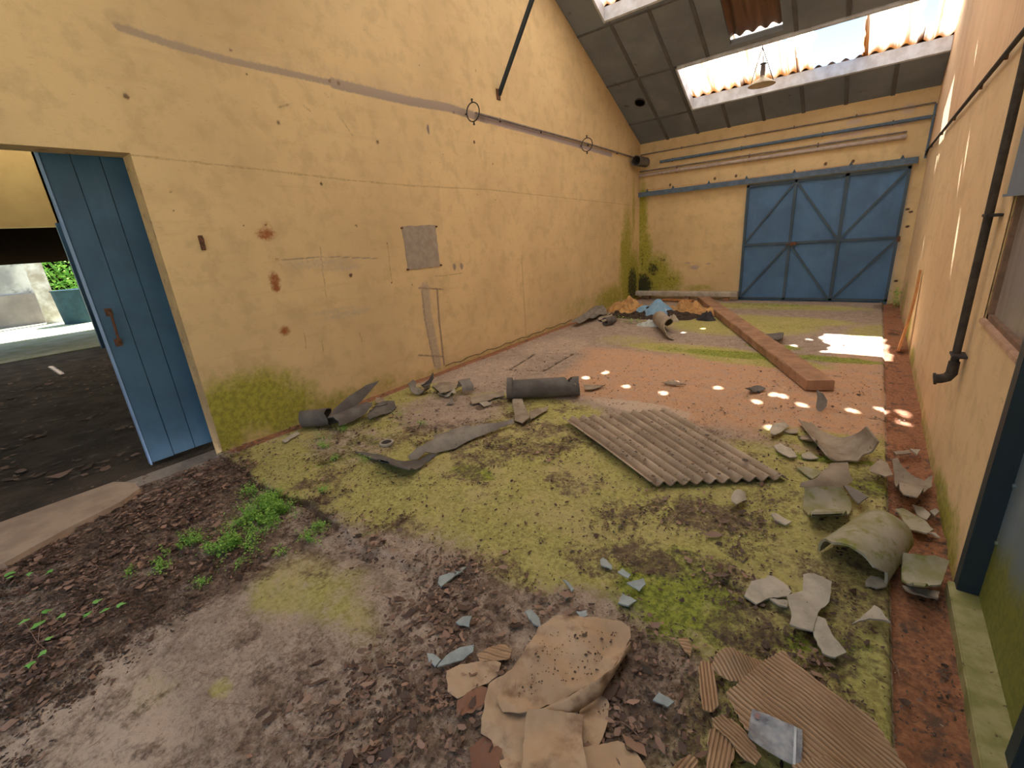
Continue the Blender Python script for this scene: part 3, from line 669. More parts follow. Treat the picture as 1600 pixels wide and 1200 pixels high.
# near wall behind the camera, with a wide open gateway
bm = bmesh.new()
add_box(bm, -.2, .45, YN - .2, YN, -.1, 3.5); add_box(bm, 4.3, W + .2, YN - .2, YN, -.1, 3.5); add_box(bm, .45, 4.3, YN - .2, YN, 3.0, 3.5)
tag(obj('wall_near', bm, M_jamb), kind='structure')

# ================================================================ CEILING AND ROOF
def rz(y, h=0): return float(zroof(y)) + h
def slope_box(bm, x0, x1, ya, yb, h0, h1, sag=0):
    """box following the roof slope between ya > yb"""
    v = [bm.verts.new((x, y, rz(y, h))) for h in (h0, h1) for y in (ya, yb) for x in (x0, x1)]
    for f in ((0, 1, 3, 2), (4, 6, 7, 5), (0, 4, 5, 1), (2, 3, 7, 6), (0, 2, 6, 4), (1, 5, 7, 3)): bm.faces.new([v[i] for i in f])
SK1 = (1.262, 5.0, -1.60, -.635)       # skylight by the far wall x0 x1 y0 y1
SK2 = (.52, 5.0, -4.3, -2.745)
SK_FILL3 = (.52, 4.4, -8.1, -6.3); SK_FILL4 = (.52, 4.4, -10.9, -9.7); SK_FILL5 = (.52, 4.4, -5.7, -4.9)  # unseen openings in the near roof, added for fill light
HOLE = (2.16, 2.86, -2.66, -1.69)      # missing ceiling board
SKS = [SK1, SK2, SK_FILL3, SK_FILL4, SK_FILL5]
def inside(cx, cy): return any(a < cx < b and c < cy < d for a, b, c, d in SKS + [HOLE])
bm = bmesh.new()
ybr = [0.03, -.62, -1.62, -2.68, -3.75, -4.85, -5.75, -6.0, -6.3, -8.1, -9.7, -10.9, YN - .2]
xbr = [0.0, .605, 1.215, 1.80, 2.40, 3.02, 3.63, 4.24, W]
for r, (ya, yb) in enumerate(zip(ybr, ybr[1:])):
    for k, (xa, xb) in enumerate(zip(xbr, xbr[1:])):
        rects = [(xa + .006, xb - .006, yb + .008, ya - .008)]
        for (a, b, c, d) in SKS + [HOLE]:
            nr = []
            for (p, q, s, t) in rects:
                if q <= a or p >= b or t <= c or s >= d: nr.append((p, q, s, t)); continue
                if p < a: nr.append((p, a, s, t))
                if q > b: nr.append((b, q, s, t))
                m0, m1 = max(p, a), min(q, b)
                if s < c: nr.append((m0, m1, s, c))
                if t > d: nr.append((m0, m1, d, t))
            rects = nr
        for (p, q, s, t) in rects:
            if q - p > .03 and t - s > .03:
                slope_box(bm, p, q, t, s, rng.uniform(0, .006), .022)
bmb = bmesh.new()
for k in range(1, len(xbr) - 1):       # cover battens along the slope
    for (s, t) in [(-.60, .0), (-1.60, -.64), (-2.66, -1.64), (-3.73, -2.70)]:
        cx = xbr[k]
        if not any(a - .03 < cx < b and c - .05 < (s + t) / 2 < d + .05 for a, b, c, d in SKS + [HOLE]):
            slope_box(bmb, cx - .028, cx + .028, t, s, -.010, .002)
bmesh.ops.recalc_face_normals(bm, faces=bm.faces[:])
o = obj('ceiling', bm, M_ceil); o['kind'] = 'structure'
for yy in (-.62, -1.62, -2.68, -3.75, -4.85):
    slope_box(bmb, 0.01, W - .01, yy + .012, yy - .012, -.014, .004) if yy in (-2.68, -3.75, -4.85) else slope_box(bmb, 0.01, 1.25, yy + .012, yy - .012, -.014, .004)
bmesh.ops.recalc_face_normals(bmb, faces=bmb.faces[:])
M_batten = simple('dark_batten', (.115, .12, .135), (.09, .09, .095), sc=3)
tag(obj('trim_6', bmb, M_batten), kind='structure')
# round vent hole drawn as a short dark tube set in its board
P = pl(1000, 160, (0, .5, 1), ZE - .003); n = Vector((0, .5, 1)).normalized()
bm = bmesh.new()
def disc_tube(bm, c, n, r0, r1, h, seg=28):
    m = Vector(n).to_track_quat('Z', 'Y').to_matrix()
    rr = [[bm.verts.new(Vector(c) + m @ Vector((r * math.cos(a), r * math.sin(a), z))) for a in [2 * math.pi * k / seg for k in range(seg)]] for r, z in ((r1, 0), (r0, 0), (r0, h), (r1, h))]
    for i in range(4):
        a, b = rr[i], rr[(i + 1) % 4]
        for k in range(seg): bm.faces.new((a[k], a[(k + 1) % seg], b[(k + 1) % seg], b[k]))
disc_tube(bm, P - np.array(n) * .012, n, .085, .10, .02)
vent = empty('ceiling_vent', tuple(P), 'small round dark vent in the grey ceiling boards beside the skylight', 'vent')
obj('rim', bm, M_iron, vent)
bm = bmesh.new(); r = bmesh.ops.create_cone(bm, cap_ends=True, segments=28, radius1=.088, radius2=.088, depth=.004)['verts']
bmesh.ops.transform(bm, matrix=Matrix.Translation(P - np.array(n) * .004) @ n.to_track_quat('Z', 'Y').to_matrix().to_4x4(), verts=r)
obj('duct_mouth', bm, M_dark, vent)
# outer corrugated roofing, with openings over the skylights
def corr_patch(x0, x1, ya, yb, h, amp=.026, pitch=.177, dx=.022, dy=.25, keep=None):
    xs = np.arange(x0, x1 + dx * .5, dx); n = max(2, int(abs(ya - yb) / dy) + 1); yy = np.linspace(yb, ya, n)
    A, B, F = grid_mesh(xs, yy, keep); Zz = zroof(B) + h + amp * np.sin(2 * np.pi * A / pitch)
    return np.stack([A, B, Zz], -1), F
VS, FS, off = [], [], 0
edges_y = sorted({.45, YN - .4, RIDGE} | {c for s in SKS for c in s[2:]})
for yb, ya in zip(edges_y, edges_y[1:]):
    op = [s for s in SKS if s[2] <= (ya + yb) / 2 <= s[3]]
    spans = [(-.35, W + .35)] if not op else [(-.35, op[0][0] - .02)] + ([(op[0][1], W + .35)] if op[0][1] < W else [])
    for a, b in spans:
        v, f = corr_patch(a, b, ya, yb, .20); VS.append(v); FS.append(f + off); off += len(v)
roof = npobj('roof', np.concatenate(VS), np.concatenate(FS), M_roof, smooth=True); roof['kind'] = 'structure'
# skylight frames
def sky_frame(name, s, x1=None):
    x0, x1_, y0, y1 = s; x1_ = x1_ if x1_ < W else W - .005
    bm = bmesh.new()
    slope_box(bm, x0, x0 + .03, y1, y0, -.015, .165); slope_box(bm, x0, x1_, y1, y1 - .03, -.015, .165); slope_box(bm, x0, x1_, y0 + .03, y0, -.015, .165)
    if x1_ < W - .02: slope_box(bm, x1_ - .03, x1_, y1, y0, -.015, .165)
    bmesh.ops.recalc_face_normals(bm, faces=bm.faces[:])
    return tag(obj(name, bm, M_sfr), kind='structure')
for i, s in enumerate(SKS): sky_frame('window_%d' % (i + 1), s)  # the unseen fill-light openings get frames too
# translucent corrugated sheets with the holes the sun shines through
spots = [(1068, 519), (952, 577), (915, 589), (978, 602), (1037, 611), (1058, 593), (1128, 592), (1183, 626), (1211, 606), (1223, 617), (1099, 512), (1264, 529), (1240, 538), (1294, 528), (1332, 640), (1376, 630), (1409, 637), (1413, 652), (1205, 667), (1253, 631)]
holes = []
for u, v in spots:
    P = fl(u, v); t = (3.511 - .5 * P[1]) / (1 + .5 * .59); q = P - SUN_D * t; holes.append((q[0], min(q[1], -2.86) if q[1] < -2.2 else max(min(q[1], -.75), -1.5), .036))
for (y, z, L) in [(-4.95, 1.98, .9), (-4.86, 1.78, .9), (-5.48, 1.33, 1.2), (-2.6, 1.1, .5), (-2.45, .85, .5), (-4.0, 2.84, .6)]:
    P = np.array([W, y, z]); t = (3.511 - .5 * y - z) / (1 + .5 * .59); q = P - SUN_D * t; yy = min(q[1], -2.84) if q[1] < -2 else max(min(q[1], -.72), -1.5)
    holes.append((q[0], yy, .030 * L))
GAPS = [lambda a, b: (a > 3.17 + .05 * np.sin(b * 9) + .02 * np.sin(b * 31)) & (a < 3.80 + .02 * np.sin(b * 23)) & (b < -.48 - .06 * np.sin(a * 14)) & (b > -1.66),
        lambda a, b: (a > 4.43 + .02 * np.sin(b * 30)) & (a < 4.575) & (b < -.86)]
def tsheet(x0, x1, ya, yb, h, gaps=(), dens=.014):
    def keep(a, b):
        k = np.ones(a.shape, bool)
        for (hx, hy, hr) in holes: k &= ~(np.hypot(a - hx, (b - hy) * 1.1) < hr)
        for g in gaps: k &= ~g(a, b)
        return k
    v, f = corr_patch(x0, x1, ya, yb, h, dx=dens, dy=.018 if dens < .03 else .3, keep=keep)
    d = 1 - sst(0.0, .26, ya - v[:, 1] - .05 * np.abs(np.sin(v[:, 0] * np.pi / .177)))
    o = npobj('translucent_roof_sheet', v, f, M_trans, smooth=True, attrs={'rnd': ('FLOAT', d)})
    return o
tsheet_spec = [(1.24, 2.16, SK1, .195, 'leftmost translucent corrugated sheet of the lower skylight, beside the white frame end'),
               (2.10, 2.98, SK1, .212, 'translucent corrugated sheet of the lower skylight above the hanging lamp'),
               (2.94, 3.86, SK1, .195, 'broken translucent sheet of the lower skylight, torn open to blue sky'),
               (3.80, 4.48, SK1, .212, 'stained translucent sheet of the lower skylight right of the blue sky gap'),
               (4.42, 5.10, SK1, .195, 'translucent sheet of the lower skylight against the right wall, with a small blue tear')]
GR = 'translucent sheets of the lower skylight'
for k, (a, b, s, h, lab) in enumerate(tsheet_spec):
    tag(tsheet(a, b, s[3] + .05, s[2] - .05, h, GAPS), lab, 'roof sheet', GR)
for k, (a, b) in enumerate([(.50, 1.6), (1.55, 2.7), (2.65, 3.8), (3.75, 5.1)]):
    tag(tsheet(a, b, SK2[3] + .05, SK2[2] - .05, .195 + .015 * (k % 2)), ['translucent corrugated sheet of the upper skylight, cut off by the top of the picture', 'second translucent sheet of the upper skylight, hidden above the ceiling boards', 'third translucent sheet of the upper skylight, above the missing ceiling board', 'last translucent sheet of the upper skylight, against the right wall'][k], 'roof sheet', 'translucent sheets of the upper skylight')
for j, s in enumerate([SK_FILL3, SK_FILL4, SK_FILL5]):
    tag(tsheet(s[0] - .05, s[1] + .05, s[3] + .05, s[2] - .05, .2, dens=.035), ['translucent sheet over the third roof opening, just past the ridge', 'translucent sheet over the rearmost roof opening above the viewer', 'translucent sheet over the roof opening just before the ridge'][j], 'roof sheet', 'roof sheets beyond view')
# brown board edge strips around the hole in the ceiling
bm = bmesh.new(); slope_box(bm, HOLE[0] - .02, HOLE[1] + .02, HOLE[3] + .0, HOLE[3] - .03, -.01, .05); slope_box(bm, HOLE[0] - .02, HOLE[0], HOLE[3], HOLE[2], -.004, .03)
bmesh.ops.recalc_face_normals(bm, faces=bm.faces[:]); tag(obj('trim_3', bm, M_ceil), kind='structure')
# ================================================================ THE ROOM NEXT DOOR AND THE YARD
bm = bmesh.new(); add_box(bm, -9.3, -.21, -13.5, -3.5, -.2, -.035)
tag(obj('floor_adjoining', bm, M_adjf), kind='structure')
bm = bmesh.new()
add_box(bm, -9.2, -9.0, -8.395 + .0, -3.5, -.1, 4.8); add_box(bm, -9.2, -9.0, -13.5, -8.35, 2.535, 4.8); add_box(bm, -9.2, -9.0, -13.5, -12.2, -.1, 2.6)
bmesh.ops.recalc_face_normals(bm, faces=bm.faces[:]); tag(obj('wall_beyond', bm, M_beyond), kind='structure')
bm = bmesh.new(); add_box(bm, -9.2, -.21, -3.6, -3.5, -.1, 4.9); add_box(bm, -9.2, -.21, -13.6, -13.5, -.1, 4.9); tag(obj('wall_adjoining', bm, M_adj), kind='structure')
bm = bmesh.new(); add_box(bm, -7.4, -.21, -13.6, -3.5, 4.8, 4.9); add_box(bm, -9.2, -8.7, -13.6, -3.5, 4.8, 4.9); add_box(bm, -8.7, -7.4, -13.6, -11.5, 4.8, 4.9); add_box(bm, -8.7, -7.4, -6.5, -3.5, 4.8, 4.9)  # unseen gap left in this ceiling, added to light the ochre wall
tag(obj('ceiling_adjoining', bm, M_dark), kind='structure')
U_, V_, F_ = grid_mesh(np.arange(-8.8, -7.28, .03), np.arange(-11.6, -6.4, .3))  # unseen sheet added over the gap to spread the direct sun
tag(npobj('translucent_roof_sheet', np.stack([U_, V_, 4.95 + .02 * np.sin(U_ * 35)], -1), F_, M_trans, smooth=True, attrs={'rnd': ('FLOAT', 0 * U_)}), 'translucent sheet over the ceiling opening of the dark next room', 'roof sheet')
# lean-to roof behind the far opening
bm = bmesh.new()
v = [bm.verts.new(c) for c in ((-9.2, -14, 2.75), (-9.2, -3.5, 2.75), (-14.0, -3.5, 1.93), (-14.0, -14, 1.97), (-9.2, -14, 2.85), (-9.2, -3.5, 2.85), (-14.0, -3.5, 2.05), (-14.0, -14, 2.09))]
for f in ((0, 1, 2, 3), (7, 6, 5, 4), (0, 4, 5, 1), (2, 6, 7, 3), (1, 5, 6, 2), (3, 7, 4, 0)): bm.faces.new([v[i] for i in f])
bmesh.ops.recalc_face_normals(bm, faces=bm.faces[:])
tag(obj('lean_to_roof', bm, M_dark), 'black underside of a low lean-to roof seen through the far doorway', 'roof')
bm = bmesh.new(); add_box(bm, -40, -9.3, -30, 12, -.12, -.02); add_box(bm, -9.4, 14, -30, -12.8, -.12, -.03)
tag(obj('ground', bm, M_ground), kind='structure')
bm = bmesh.new(); yE = float(pl(58, 450, (1, 0, 0), -19.0)[1]); add_box(bm, -19.3, -19.0, -13, yE, -.1, 4.0)
yw = tag(obj('yard_wall', bm, M_outw), 'stained pale rendered yard wall beyond the far doorway', 'wall')
bm = bmesh.new(); add_box(bm, -19.02, -18.9, -13, yE + .05, -.1, 1.05); p_ = obj('plinth', bm, M_outb, yw)
bm = bmesh.new(); vs_ = []
P1, P2 = pl(62, 415, (1, 0, 0), -18.2), pl(90, 478, (1, 0, 0), -18.2)
tag(obj('yard_post', bx(-18.4, -18.1, float(P2[1]) - .42, float(P2[1]) + .0, -.1, 3.4), M_post), 'pale stained square post at the end of the yard wall', 'post')
def yat(u, v, x): return pl(u, v, (1, 0, 0), x)
a, b = yat(98, 450, -16.5), yat(134, 492, -16.5)
bm = bmesh.new(); r = bmesh.ops.create_cone(bm, cap_ends=True, segments=24, radius1=.5, radius2=.55, depth=1.1)['verts']
bmesh.ops.translate(bm, verts=r, vec=(-16.8, (a[1] + b[1]) / 2 + .1, .53))
tk = tag(obj('water_tank', bm, M_teal), 'dark teal round tank in the yard behind the door leaf', 'tank')
bm = bmesh.new(); add_tube(bm, [(-16.8 + .56 * math.cos(t), (a[1] + b[1]) / 2 + .1 + .56 * math.sin(t), 1.08) for t in np.linspace(0, 6.283, 25)], .02, 6); obj('rim', bm, M_teal, tk)
c4 = [yat(77, 481, -14.9), yat(92, 478, -15.3), yat(116, 486, -15.2), yat(117, 496, -14.6), yat(103, 494, -14.4)]
c4 = [fl(77, 483, .10), fl(92, 481, .10), fl(118, 489, .03), fl(116, 496, .0), fl(103, 495, .0)]
bm = bmesh.new(); f = bm.faces.new([bm.verts.new((c[0], c[1], c[2])) for c in c4]); solid(bm, .03)
tag(obj('blue_sheet', bm, M_sheetb), 'bright blue sheet leaning by the yard wall beyond the far doorway', 'sheet')
def leaves(bm, cs, size, rs, lift=(.2, .9), kind=0):
    """add folded leaves at the given points"""
    lay = bm.verts.layers.float.get('rnd') or bm.verts.layers.float.new('rnd')
    for c in cs:
        a = rs.uniform(0, 6.283); e = rs.uniform(*lift); L = size * rs.uniform(.6, 1.3); Wd = L * rs.uniform(.35, .5); cv = rs.random()
        d = Vector((math.cos(a) * math.cos(e), math.sin(a) * math.cos(e), math.sin(e) * rs.choice((1, 1, -.3)))); s = d.cross(Vector((0, 0, 1)))
        s = s.normalized() if s.length > .01 else Vector((1, 0, 0)); n_ = s.cross(d)
        c = Vector(c)
        if kind == 1:    # lobed ivy leaf
            outl = [(0, 0), (.12, .42), (.42, .60), (.5, .30), (1.0, .0), (.5, -.30), (.42, -.60), (.12, -.42)]
            vs = [bm.verts.new(c + d * L * p + s * L * .8 * q + n_ * (-.12 * L * abs(q) - .2 * L * p * p)) for p, q in outl]
            m = bm.verts.new(c + d * L * .42 + n_ * .02 * L)
            for v in vs + [m]: v[lay] = cv
            for i in range(8): bm.faces.new((m, vs[i], vs[(i + 1) % 8]))
        else:
            p0 = bm.verts.new(c); p1 = bm.verts.new(c + d * L * .5 + s * Wd + n_ * .1 * L); p2 = bm.verts.new(c + d * L - n_ * .18 * L); p3 = bm.verts.new(c + d * L * .5 - s * Wd + n_ * .1 * L)
            pm = bm.verts.new(c + d * L * .55 - n_ * .02 * L)
            for v in (p0, p1, p2, p3, pm): v[lay] = cv
            for t in ((p0, p1, pm), (p1, p2, pm), (p2, p3, pm), (p3, p0, pm)): bm.faces.new(t)
rs = random.Random(3)
bm = bmesh.new(); c0 = yat(108, 432, -22.8)
leaves(bm, [(c0[0] + max(-.6, min(.6, rs.gauss(0, .35))), c0[1] + max(-1., min(.9, rs.gauss(0, .6))), rs.uniform(.0, 3.2)) for _ in range(900)], .22, rs)
for k in range(7): add_tube(bm, [(c0[0] + rs.gauss(0, .2), c0[1] + rs.gauss(0, .3), 0), (c0[0] + rs.gauss(0, .5), c0[1] + rs.gauss(0, .6), 2.8)], .025, 5)
tag(obj('yard_shrub', bm, M_leaf), 'sunlit green shrub in the yard beyond the far doorway', 'shrub')
tag(obj('yard_store', bx(-25.5, -24.5, -9.4, -3.5, -.1, 4.2), M_dark), 'dark structure behind the yard shrub', 'shed')
# blue leaf at the far opening
bm = bx(-8.99, -8.88, -8.44, -6.6, -.03, 2.60); d2 = empty('sliding_door', (-8.95, -7.5, 0), 'blue sliding door leaf at the far doorway of the dark next room', 'door')
obj('leaf', bm, M_door, d2)
# ================================================================ LEFT SLIDING DOOR (thing)
sd = empty('sliding_door', (-.3, -9.3, 0), 'blue plank sliding door half hidden in the near left doorway', 'door')
bm = bmesh.new(); y0, y1 = -9.672, -8.2; npl = 9; pw = (y1 - y0) / npl
rs = random.Random(5)
for k in range(npl):
    add_box(bm, -.335, -.29 + rs.uniform(-.0015, .0015), y0 + pw * k + .002, y0 + pw * (k + 1) - .002, .0 + rs.uniform(0, .02), 2.45, .0025)
bmesh.ops.recalc_face_normals(bm, faces=bm.faces[:]); obj('planks', bm, M_door, sd)
M_edge = painted('blue_door_edge', (.28, .45, .75), rust=.72)
obj('edge_strip', bx(-.345, -.284, y0 - .012, y0, .0, 2.45), M_edge, sd)
P = [pl(u, v, (1, 0, 0), -.285) for u, v in ((170, 488), (185, 535))]
h = tube([(-.288, P[0][1], P[0][2]), (-.245, P[0][1] + .002, P[0][2] - .02), (-.24, (P[0][1] + P[1][1]) / 2, (P[0][2] + P[1][2]) / 2), (-.245, P[1][1], P[1][2] + .02), (-.288, P[1][1], P[1][2])], .009, 8)
ho = obj('handle', h, M_rust, sd)
for q in P: obj('handle_plate', bx(-.291, -.284, q[1] - .022, q[1] + .022, q[2] - .03, q[2] + .03, .002), M_rust, ho)
# threshold strip
bm = bmesh.new(); vs = [fl(0, 893, -.02), fl(0, 818, -.02), fl(120, 785, -.02), fl(205, 768, -.02), fl(222, 782, -.02), fl(150, 830, -.02)]
vs = [(-.2, -12.), (-.2, -9.95), (-.02, -9.86), (.14, -9.86), (.26, -10.0), (.36, -10.3), (.50, -10.6), (.52, -12.)]
prism(bm, vs, -.06, .004)
bmesh.ops.recalc_face_normals(bm, faces=bm.faces[:]); tag(obj('trim_4', bm, M_thresh), kind='structure')
# ================================================================ FAR WALL: GATE, RAIL, PIPES
gt = empty('sliding_gate', (3.4, -.06, 0), 'large blue sheet-steel gate with diagonal bracing in the far wall', 'gate')
G0, G1, GZ = 2.215, 4.635, 2.215
obj('sheet_panel', bx(G0, G1, -.045, -.035, -.04, GZ), M_gate, gt)
yf = -.045
def gbar(name, p, q, w_=.045, t=.03): obj(name, bar((p[0], yf, p[1]), (q[0], yf, q[1]), w_, t, (0, -1, 0)), M_gate_dk, gt)
V1, V2, ZM = 3.035, 3.80, 1.10
gbar('frame_stile', (G0 + .02, .015), (G0 + .02, GZ)); gbar('frame_stile', (G1 - .02, .015), (G1 - .02, GZ)); gbar('upright', (V1, .015), (V1, GZ)); gbar('upright', (V2, .015), (V2, GZ), .055)
gbar('frame_rail', (G0, .035), (G1, .035), .04); gbar('frame_rail', (G0, GZ - .02), (G1, GZ - .02), .05); gbar('frame_rail', (G0, ZM), (G1, ZM), .04, .035)
for p, q in (((G0 + .03, ZM + .03), (V1 - .02, GZ - .05)), ((V1 + .02, GZ - .05), (V2 - .03, ZM + .04)), ((V2 + .03, ZM + .04), (G1 - .03, GZ - .05)), ((G0 + .03, .06), (V1 - .02, ZM - .04)), ((V1 + .02, ZM - .04), (V2 - .04, .05)), ((V2 + .03, .05), (G1 - .03, ZM - .04))):
    gbar('brace', p, q, .035, .028)
lt = obj('latch', bx(3.05, 3.15, -.115, -.075, 1.05, 1.11, .004), M_rust, gt); obj('bolt', tube([(2.97, -.10, 1.075), (3.2, -.10, 1.08)], .009), M_rust, lt)
obj('keeper', bx(4.615, 4.66, -.085, -.03, 1.03, 1.12, .004), M_rust, gt)
rl = empty('gate_rail', (2.4, -.06, 2.25), 'dark blue overhead track rail above the far gate, with triangular brackets', 'rail')
a, b = fw(999, 300, -.03), fw(1430, 254, -.03)
zl = 2.29
bm = bmesh.new(); add_box(bm, .012, 4.70, -.10, -.004, zl - .005, zl + .045); add_box(bm, .012, 4.70, -.11, -.095, zl - .05, zl + .045); obj('track', bm, M_pipeb, rl)
for x in (.18, .75, 1.48, 2.18, 2.98, 3.82, 4.5):
    bm = bmesh.new(); v = [bm.verts.new(c) for c in ((x - .035, -.02, zl + .04), (x + .035, -.02, zl + .04), (x, -.02, zl + .11), (x - .035, -.006, zl + .04), (x + .035, -.006, zl + .04), (x, -.006, zl + .11))]
    for f in ((0, 1, 2), (5, 4, 3), (0, 3, 4, 1), (1, 4, 5, 2), (2, 5, 3, 0)): bm.faces.new([v[i] for i in f])
    bmesh.ops.recalc_face_normals(bm, faces=bm.faces[:]); obj('bracket', bm, M_gate_dk, rl)
def wallpipe(name, pts, r, mat, label, cat='pipe', clips=(), seg=10, cm=None, group=None):
    e = empty(name, tuple(pts[0]), label, cat, group); obj('tube', tube(pts, r, seg), mat, e)
    for c, n_ in clips:
        m = bmesh.new(); c = Vector(c); n_ = Vector(n_); add_bar(m, c - n_ * (r + .01), c + n_ * (r + .012), .018, .012, (0, 0, 1) if abs(n_.z) < .5 else (0, -1, 0)); obj('clip', m, cm or M_iron, e)
    return e
wallpipe('conduit', [(.02, -.022, 3.10), (2.4, -.022, 3.10), (4.78, -.022, 3.085), (4.79, -.022, 3.06)], .012, M_pipe, 'thin grey conduit, topmost of the pipes on the far wall', 'conduit', [((x, -.012, 3.10), (0, 0, 1)) for x in (.9, 2.1, 2.9, 3.8)])
wallpipe('conduit', [(4.79, -.05, 3.06), (4.787, -.05, 2.6), (4.78, -.05, 2.30)], .016, M_pipeb, 'blue grey vertical conduit dropping down the far wall beside the right corner', 'conduit', [((4.787, -.04, 2.9), (1, 0, 0)), ((4.787, -.04, 2.4), (1, 0, 0))])
wallpipe('pipe', [(.46, -.035, 2.90), (2.6, -.035, 2.90), (4.76, -.035, 2.895)], .027, M_pipeb, 'thick blue grey pipe running along the far wall below the thin conduit', 'pipe', [((x, -.02, 2.9), (0, 0, 1)) for x in (.72, 2.05, 3.35, 4.3)])
wallpipe('pipe', [(.006, -.04, 2.685), (2.2, -.04, 2.675), (4.50, -.04, 2.665)], .034, M_pipew, 'long dull pinkish tube, lowest on the far wall above the gate rail', 'tube', [((x, -.02, 2.68), (0, 0, 1)) for x in (.82, 2.2, 3.3)])
wallpipe('conduit', [(.006, -.03, 2.765), (2.2, -.03, 2.755), (4.50, -.03, 2.735)], .013, M_pipe, 'thin grey rod running just above the pinkish tube on the far wall', 'rod', [((x, -.012, 2.755), (0, 0, 1)) for x in (.82, 2.2, 3.3)])
# left wall fittings
wallpipe('conduit', [(.03, -5.42, 3.165), (.03, -2.6, 3.10), (.03, -.22, 3.02)], .014, M_pipe, 'thin brown conduit along the top of the left wall between the hoops', 'conduit', [((.018, y, 3.165 - (y + 5.42) * .028), (0, 0, 1)) for y in (-4.9, -3.9, -2.4, -1.2)])
def hoop(u, v, label):
    P = lw(u, v, .13); e = empty('pipe_hoop', (0.0, float(P[1]), float(P[2])), label, 'bracket', 'empty pipe hoops on the left wall')
    c = Vector(P); r = .105
    obj('ring', tube([c + Vector((r * math.cos(t), 0, r * math.sin(t))) for t in np.linspace(0, 6.2832, 33)], .0075, 6), M_iron, e)
    for s_ in (1, -1): obj('bolt', tube([c + Vector((0, 0, s_ * (r - .005))), c + Vector((0, 0, s_ * (r + .04)))], [.008, .014], 6), M_iron, e)
    obj('wall_pin', tube([(0.0, c.y, c.z), (.03, c.y, c.z)], .009, 6), M_iron, e)
hoop(739, 175, 'round iron pipe hoop on the left wall, the nearer and larger one'); hoop(917, 226, 'round iron pipe hoop on the left wall, the farther one near the corner')
A = (.16, -.62, 2.93); B = (.16, -.10, 2.93)
o = pipe('pipe_stub', A, B, .10, 0, 360, .010, M_fcd, j0=.05, j1=0, nl=6, seed=3); tag(o, 'short broken stub of grey pipe held high in the far left corner', 'pipe')
hk = empty('wall_hook', tuple(lw(315, 378)), 'small rusty hook plate on the left wall near the doorway', 'hook')
P = lw(315, 379); obj('plate', bx(0, .012, P[1] - .017, P[1] + .017, P[2] - .06, P[2] + .055, .003), M_rust, hk)
obj('hook', tube([(.01, P[1] + .005, P[2] + .01), (.035, P[1] + .005, P[2] + .0), (.04, P[1] + .005, P[2] + .025), (.03, P[1] + .008, P[2] + .035)], .005, 6), M_rust, hk)
# grey backing plate with corner bolts
q = [lw(*p) for p in ((628, 352), (680, 353), (687, 416), (637, 422))]
y0, y1, z0, z1 = (q[0][1] + q[3][1]) / 2, (q[1][1] + q[2][1]) / 2, (q[2][2] + q[3][2]) / 2, (q[0][2] + q[1][2]) / 2
bp = empty('backing_plate', (0, (y0 + y1) / 2, (z0 + z1) / 2), 'grey square plate bolted to the yellow left wall above a vertical scar', 'plate')
bm = bmesh.new(); rs = random.Random(8); pts = jitter([(y0, z0), (y1, z0), (y1, z1), (y0, z1)], .006, rs)
a = [bm.verts.new((.0, *p)) for p in pts]; b = [bm.verts.new((.007, *p)) for p in pts]; bm.faces.new(a); bm.faces.new(b[::-1])
for i in range(len(pts)): j = (i + 1) % len(pts); bm.faces.new((a[i], a[j], b[j], b[i]))
bmesh.ops.recalc_face_normals(bm, faces=bm.faces[:]); obj('board', bm, M_patch, bp)
for y, z in ((y0 - .01, z0 + .01), (y1 + .01, z0 + .01), (y0 - .01, z1 - .02), (y1 + .01, z1 - .02)): obj('bolt', tube([(.0, y, z), (.022, y, z)], .013, 6), M_rust, bp)
# iron strut from the left wall up to the roof
br = empty('roof_strut', (0, -4.889, 3.487), 'dark iron strut slanting from the left wall up to the roof', 'strut')
obj('bar', bar((.0, -4.889, 3.46), (1.25, -4.889, 5.22), .05, .012, (0, 1, 0)), M_dkframe, br)
obj('flange', bar((.0, -4.877, 3.46), (1.25, -4.877, 5.22), .012, .045, (0, 1, 0)), M_dkframe, br)
obj('wall_plate', bx(0, .012, -4.93, -4.85, 3.40, 3.53, .002), M_rust, br)
# pendant lamp hung under the lower skylight
T = pl(1192, 66, (0, 1, 0), -1.5); sc_ = pl(1190, 133, (0, 1, 0), -1.5)
lp = empty('pendant_lamp', (T[0], -1.5, sc_[2]), 'cream enamel pendant lamp hanging in front of the lower skylight', 'lamp')
cx, cz = float(sc_[0]), float(sc_[2])
bm = bmesh.new(); prof = [(.195, -.0), (.185, .012), (.155, .035), (.11, .065), (.06, .09), (.035, .11), (.03, .15)]; seg = 36
rings = [[bm.verts.new((cx + r * math.cos(t), -1.5 + r * math.sin(t), cz + z)) for t in [2 * math.pi * k / seg for k in range(seg)]] for r, z in prof]
for a, b in zip(rings, rings[1:]):
    for k in range(seg): bm.faces.new((a[k], a[(k + 1) % seg], b[(k + 1) % seg], b[k]))
solid(bm, .004); obj('lamp_shade', bm, M_enam, lp, smooth=True)
obj('lamp_holder', tube([(cx, -1.5, cz + .12), (cx, -1.5, cz + .2), (cx, -1.5, cz + .28), (cx, -1.5, cz + .30)], [.034, .036, .03, .012], 14), M_pipe, lp)
obj('cap', tube([(cx, -1.5, cz + .285), (cx, -1.5, cz + .30)], [.055, .03], 14), M_pipeb, lp)
for dx in (-.16, .16): obj('chain', tube([(cx + dx, -1.5, cz + .03), (T[0], -1.5, T[2] - .06)], .006, 5), M_iron, lp)
obj('hanger', tube([(cx, -1.5, cz + .3), (T[0], -1.5, T[2] - .06), (T[0], -1.5, float(zroof(-1.5)) + .17)], .006, 5), M_iron, lp)
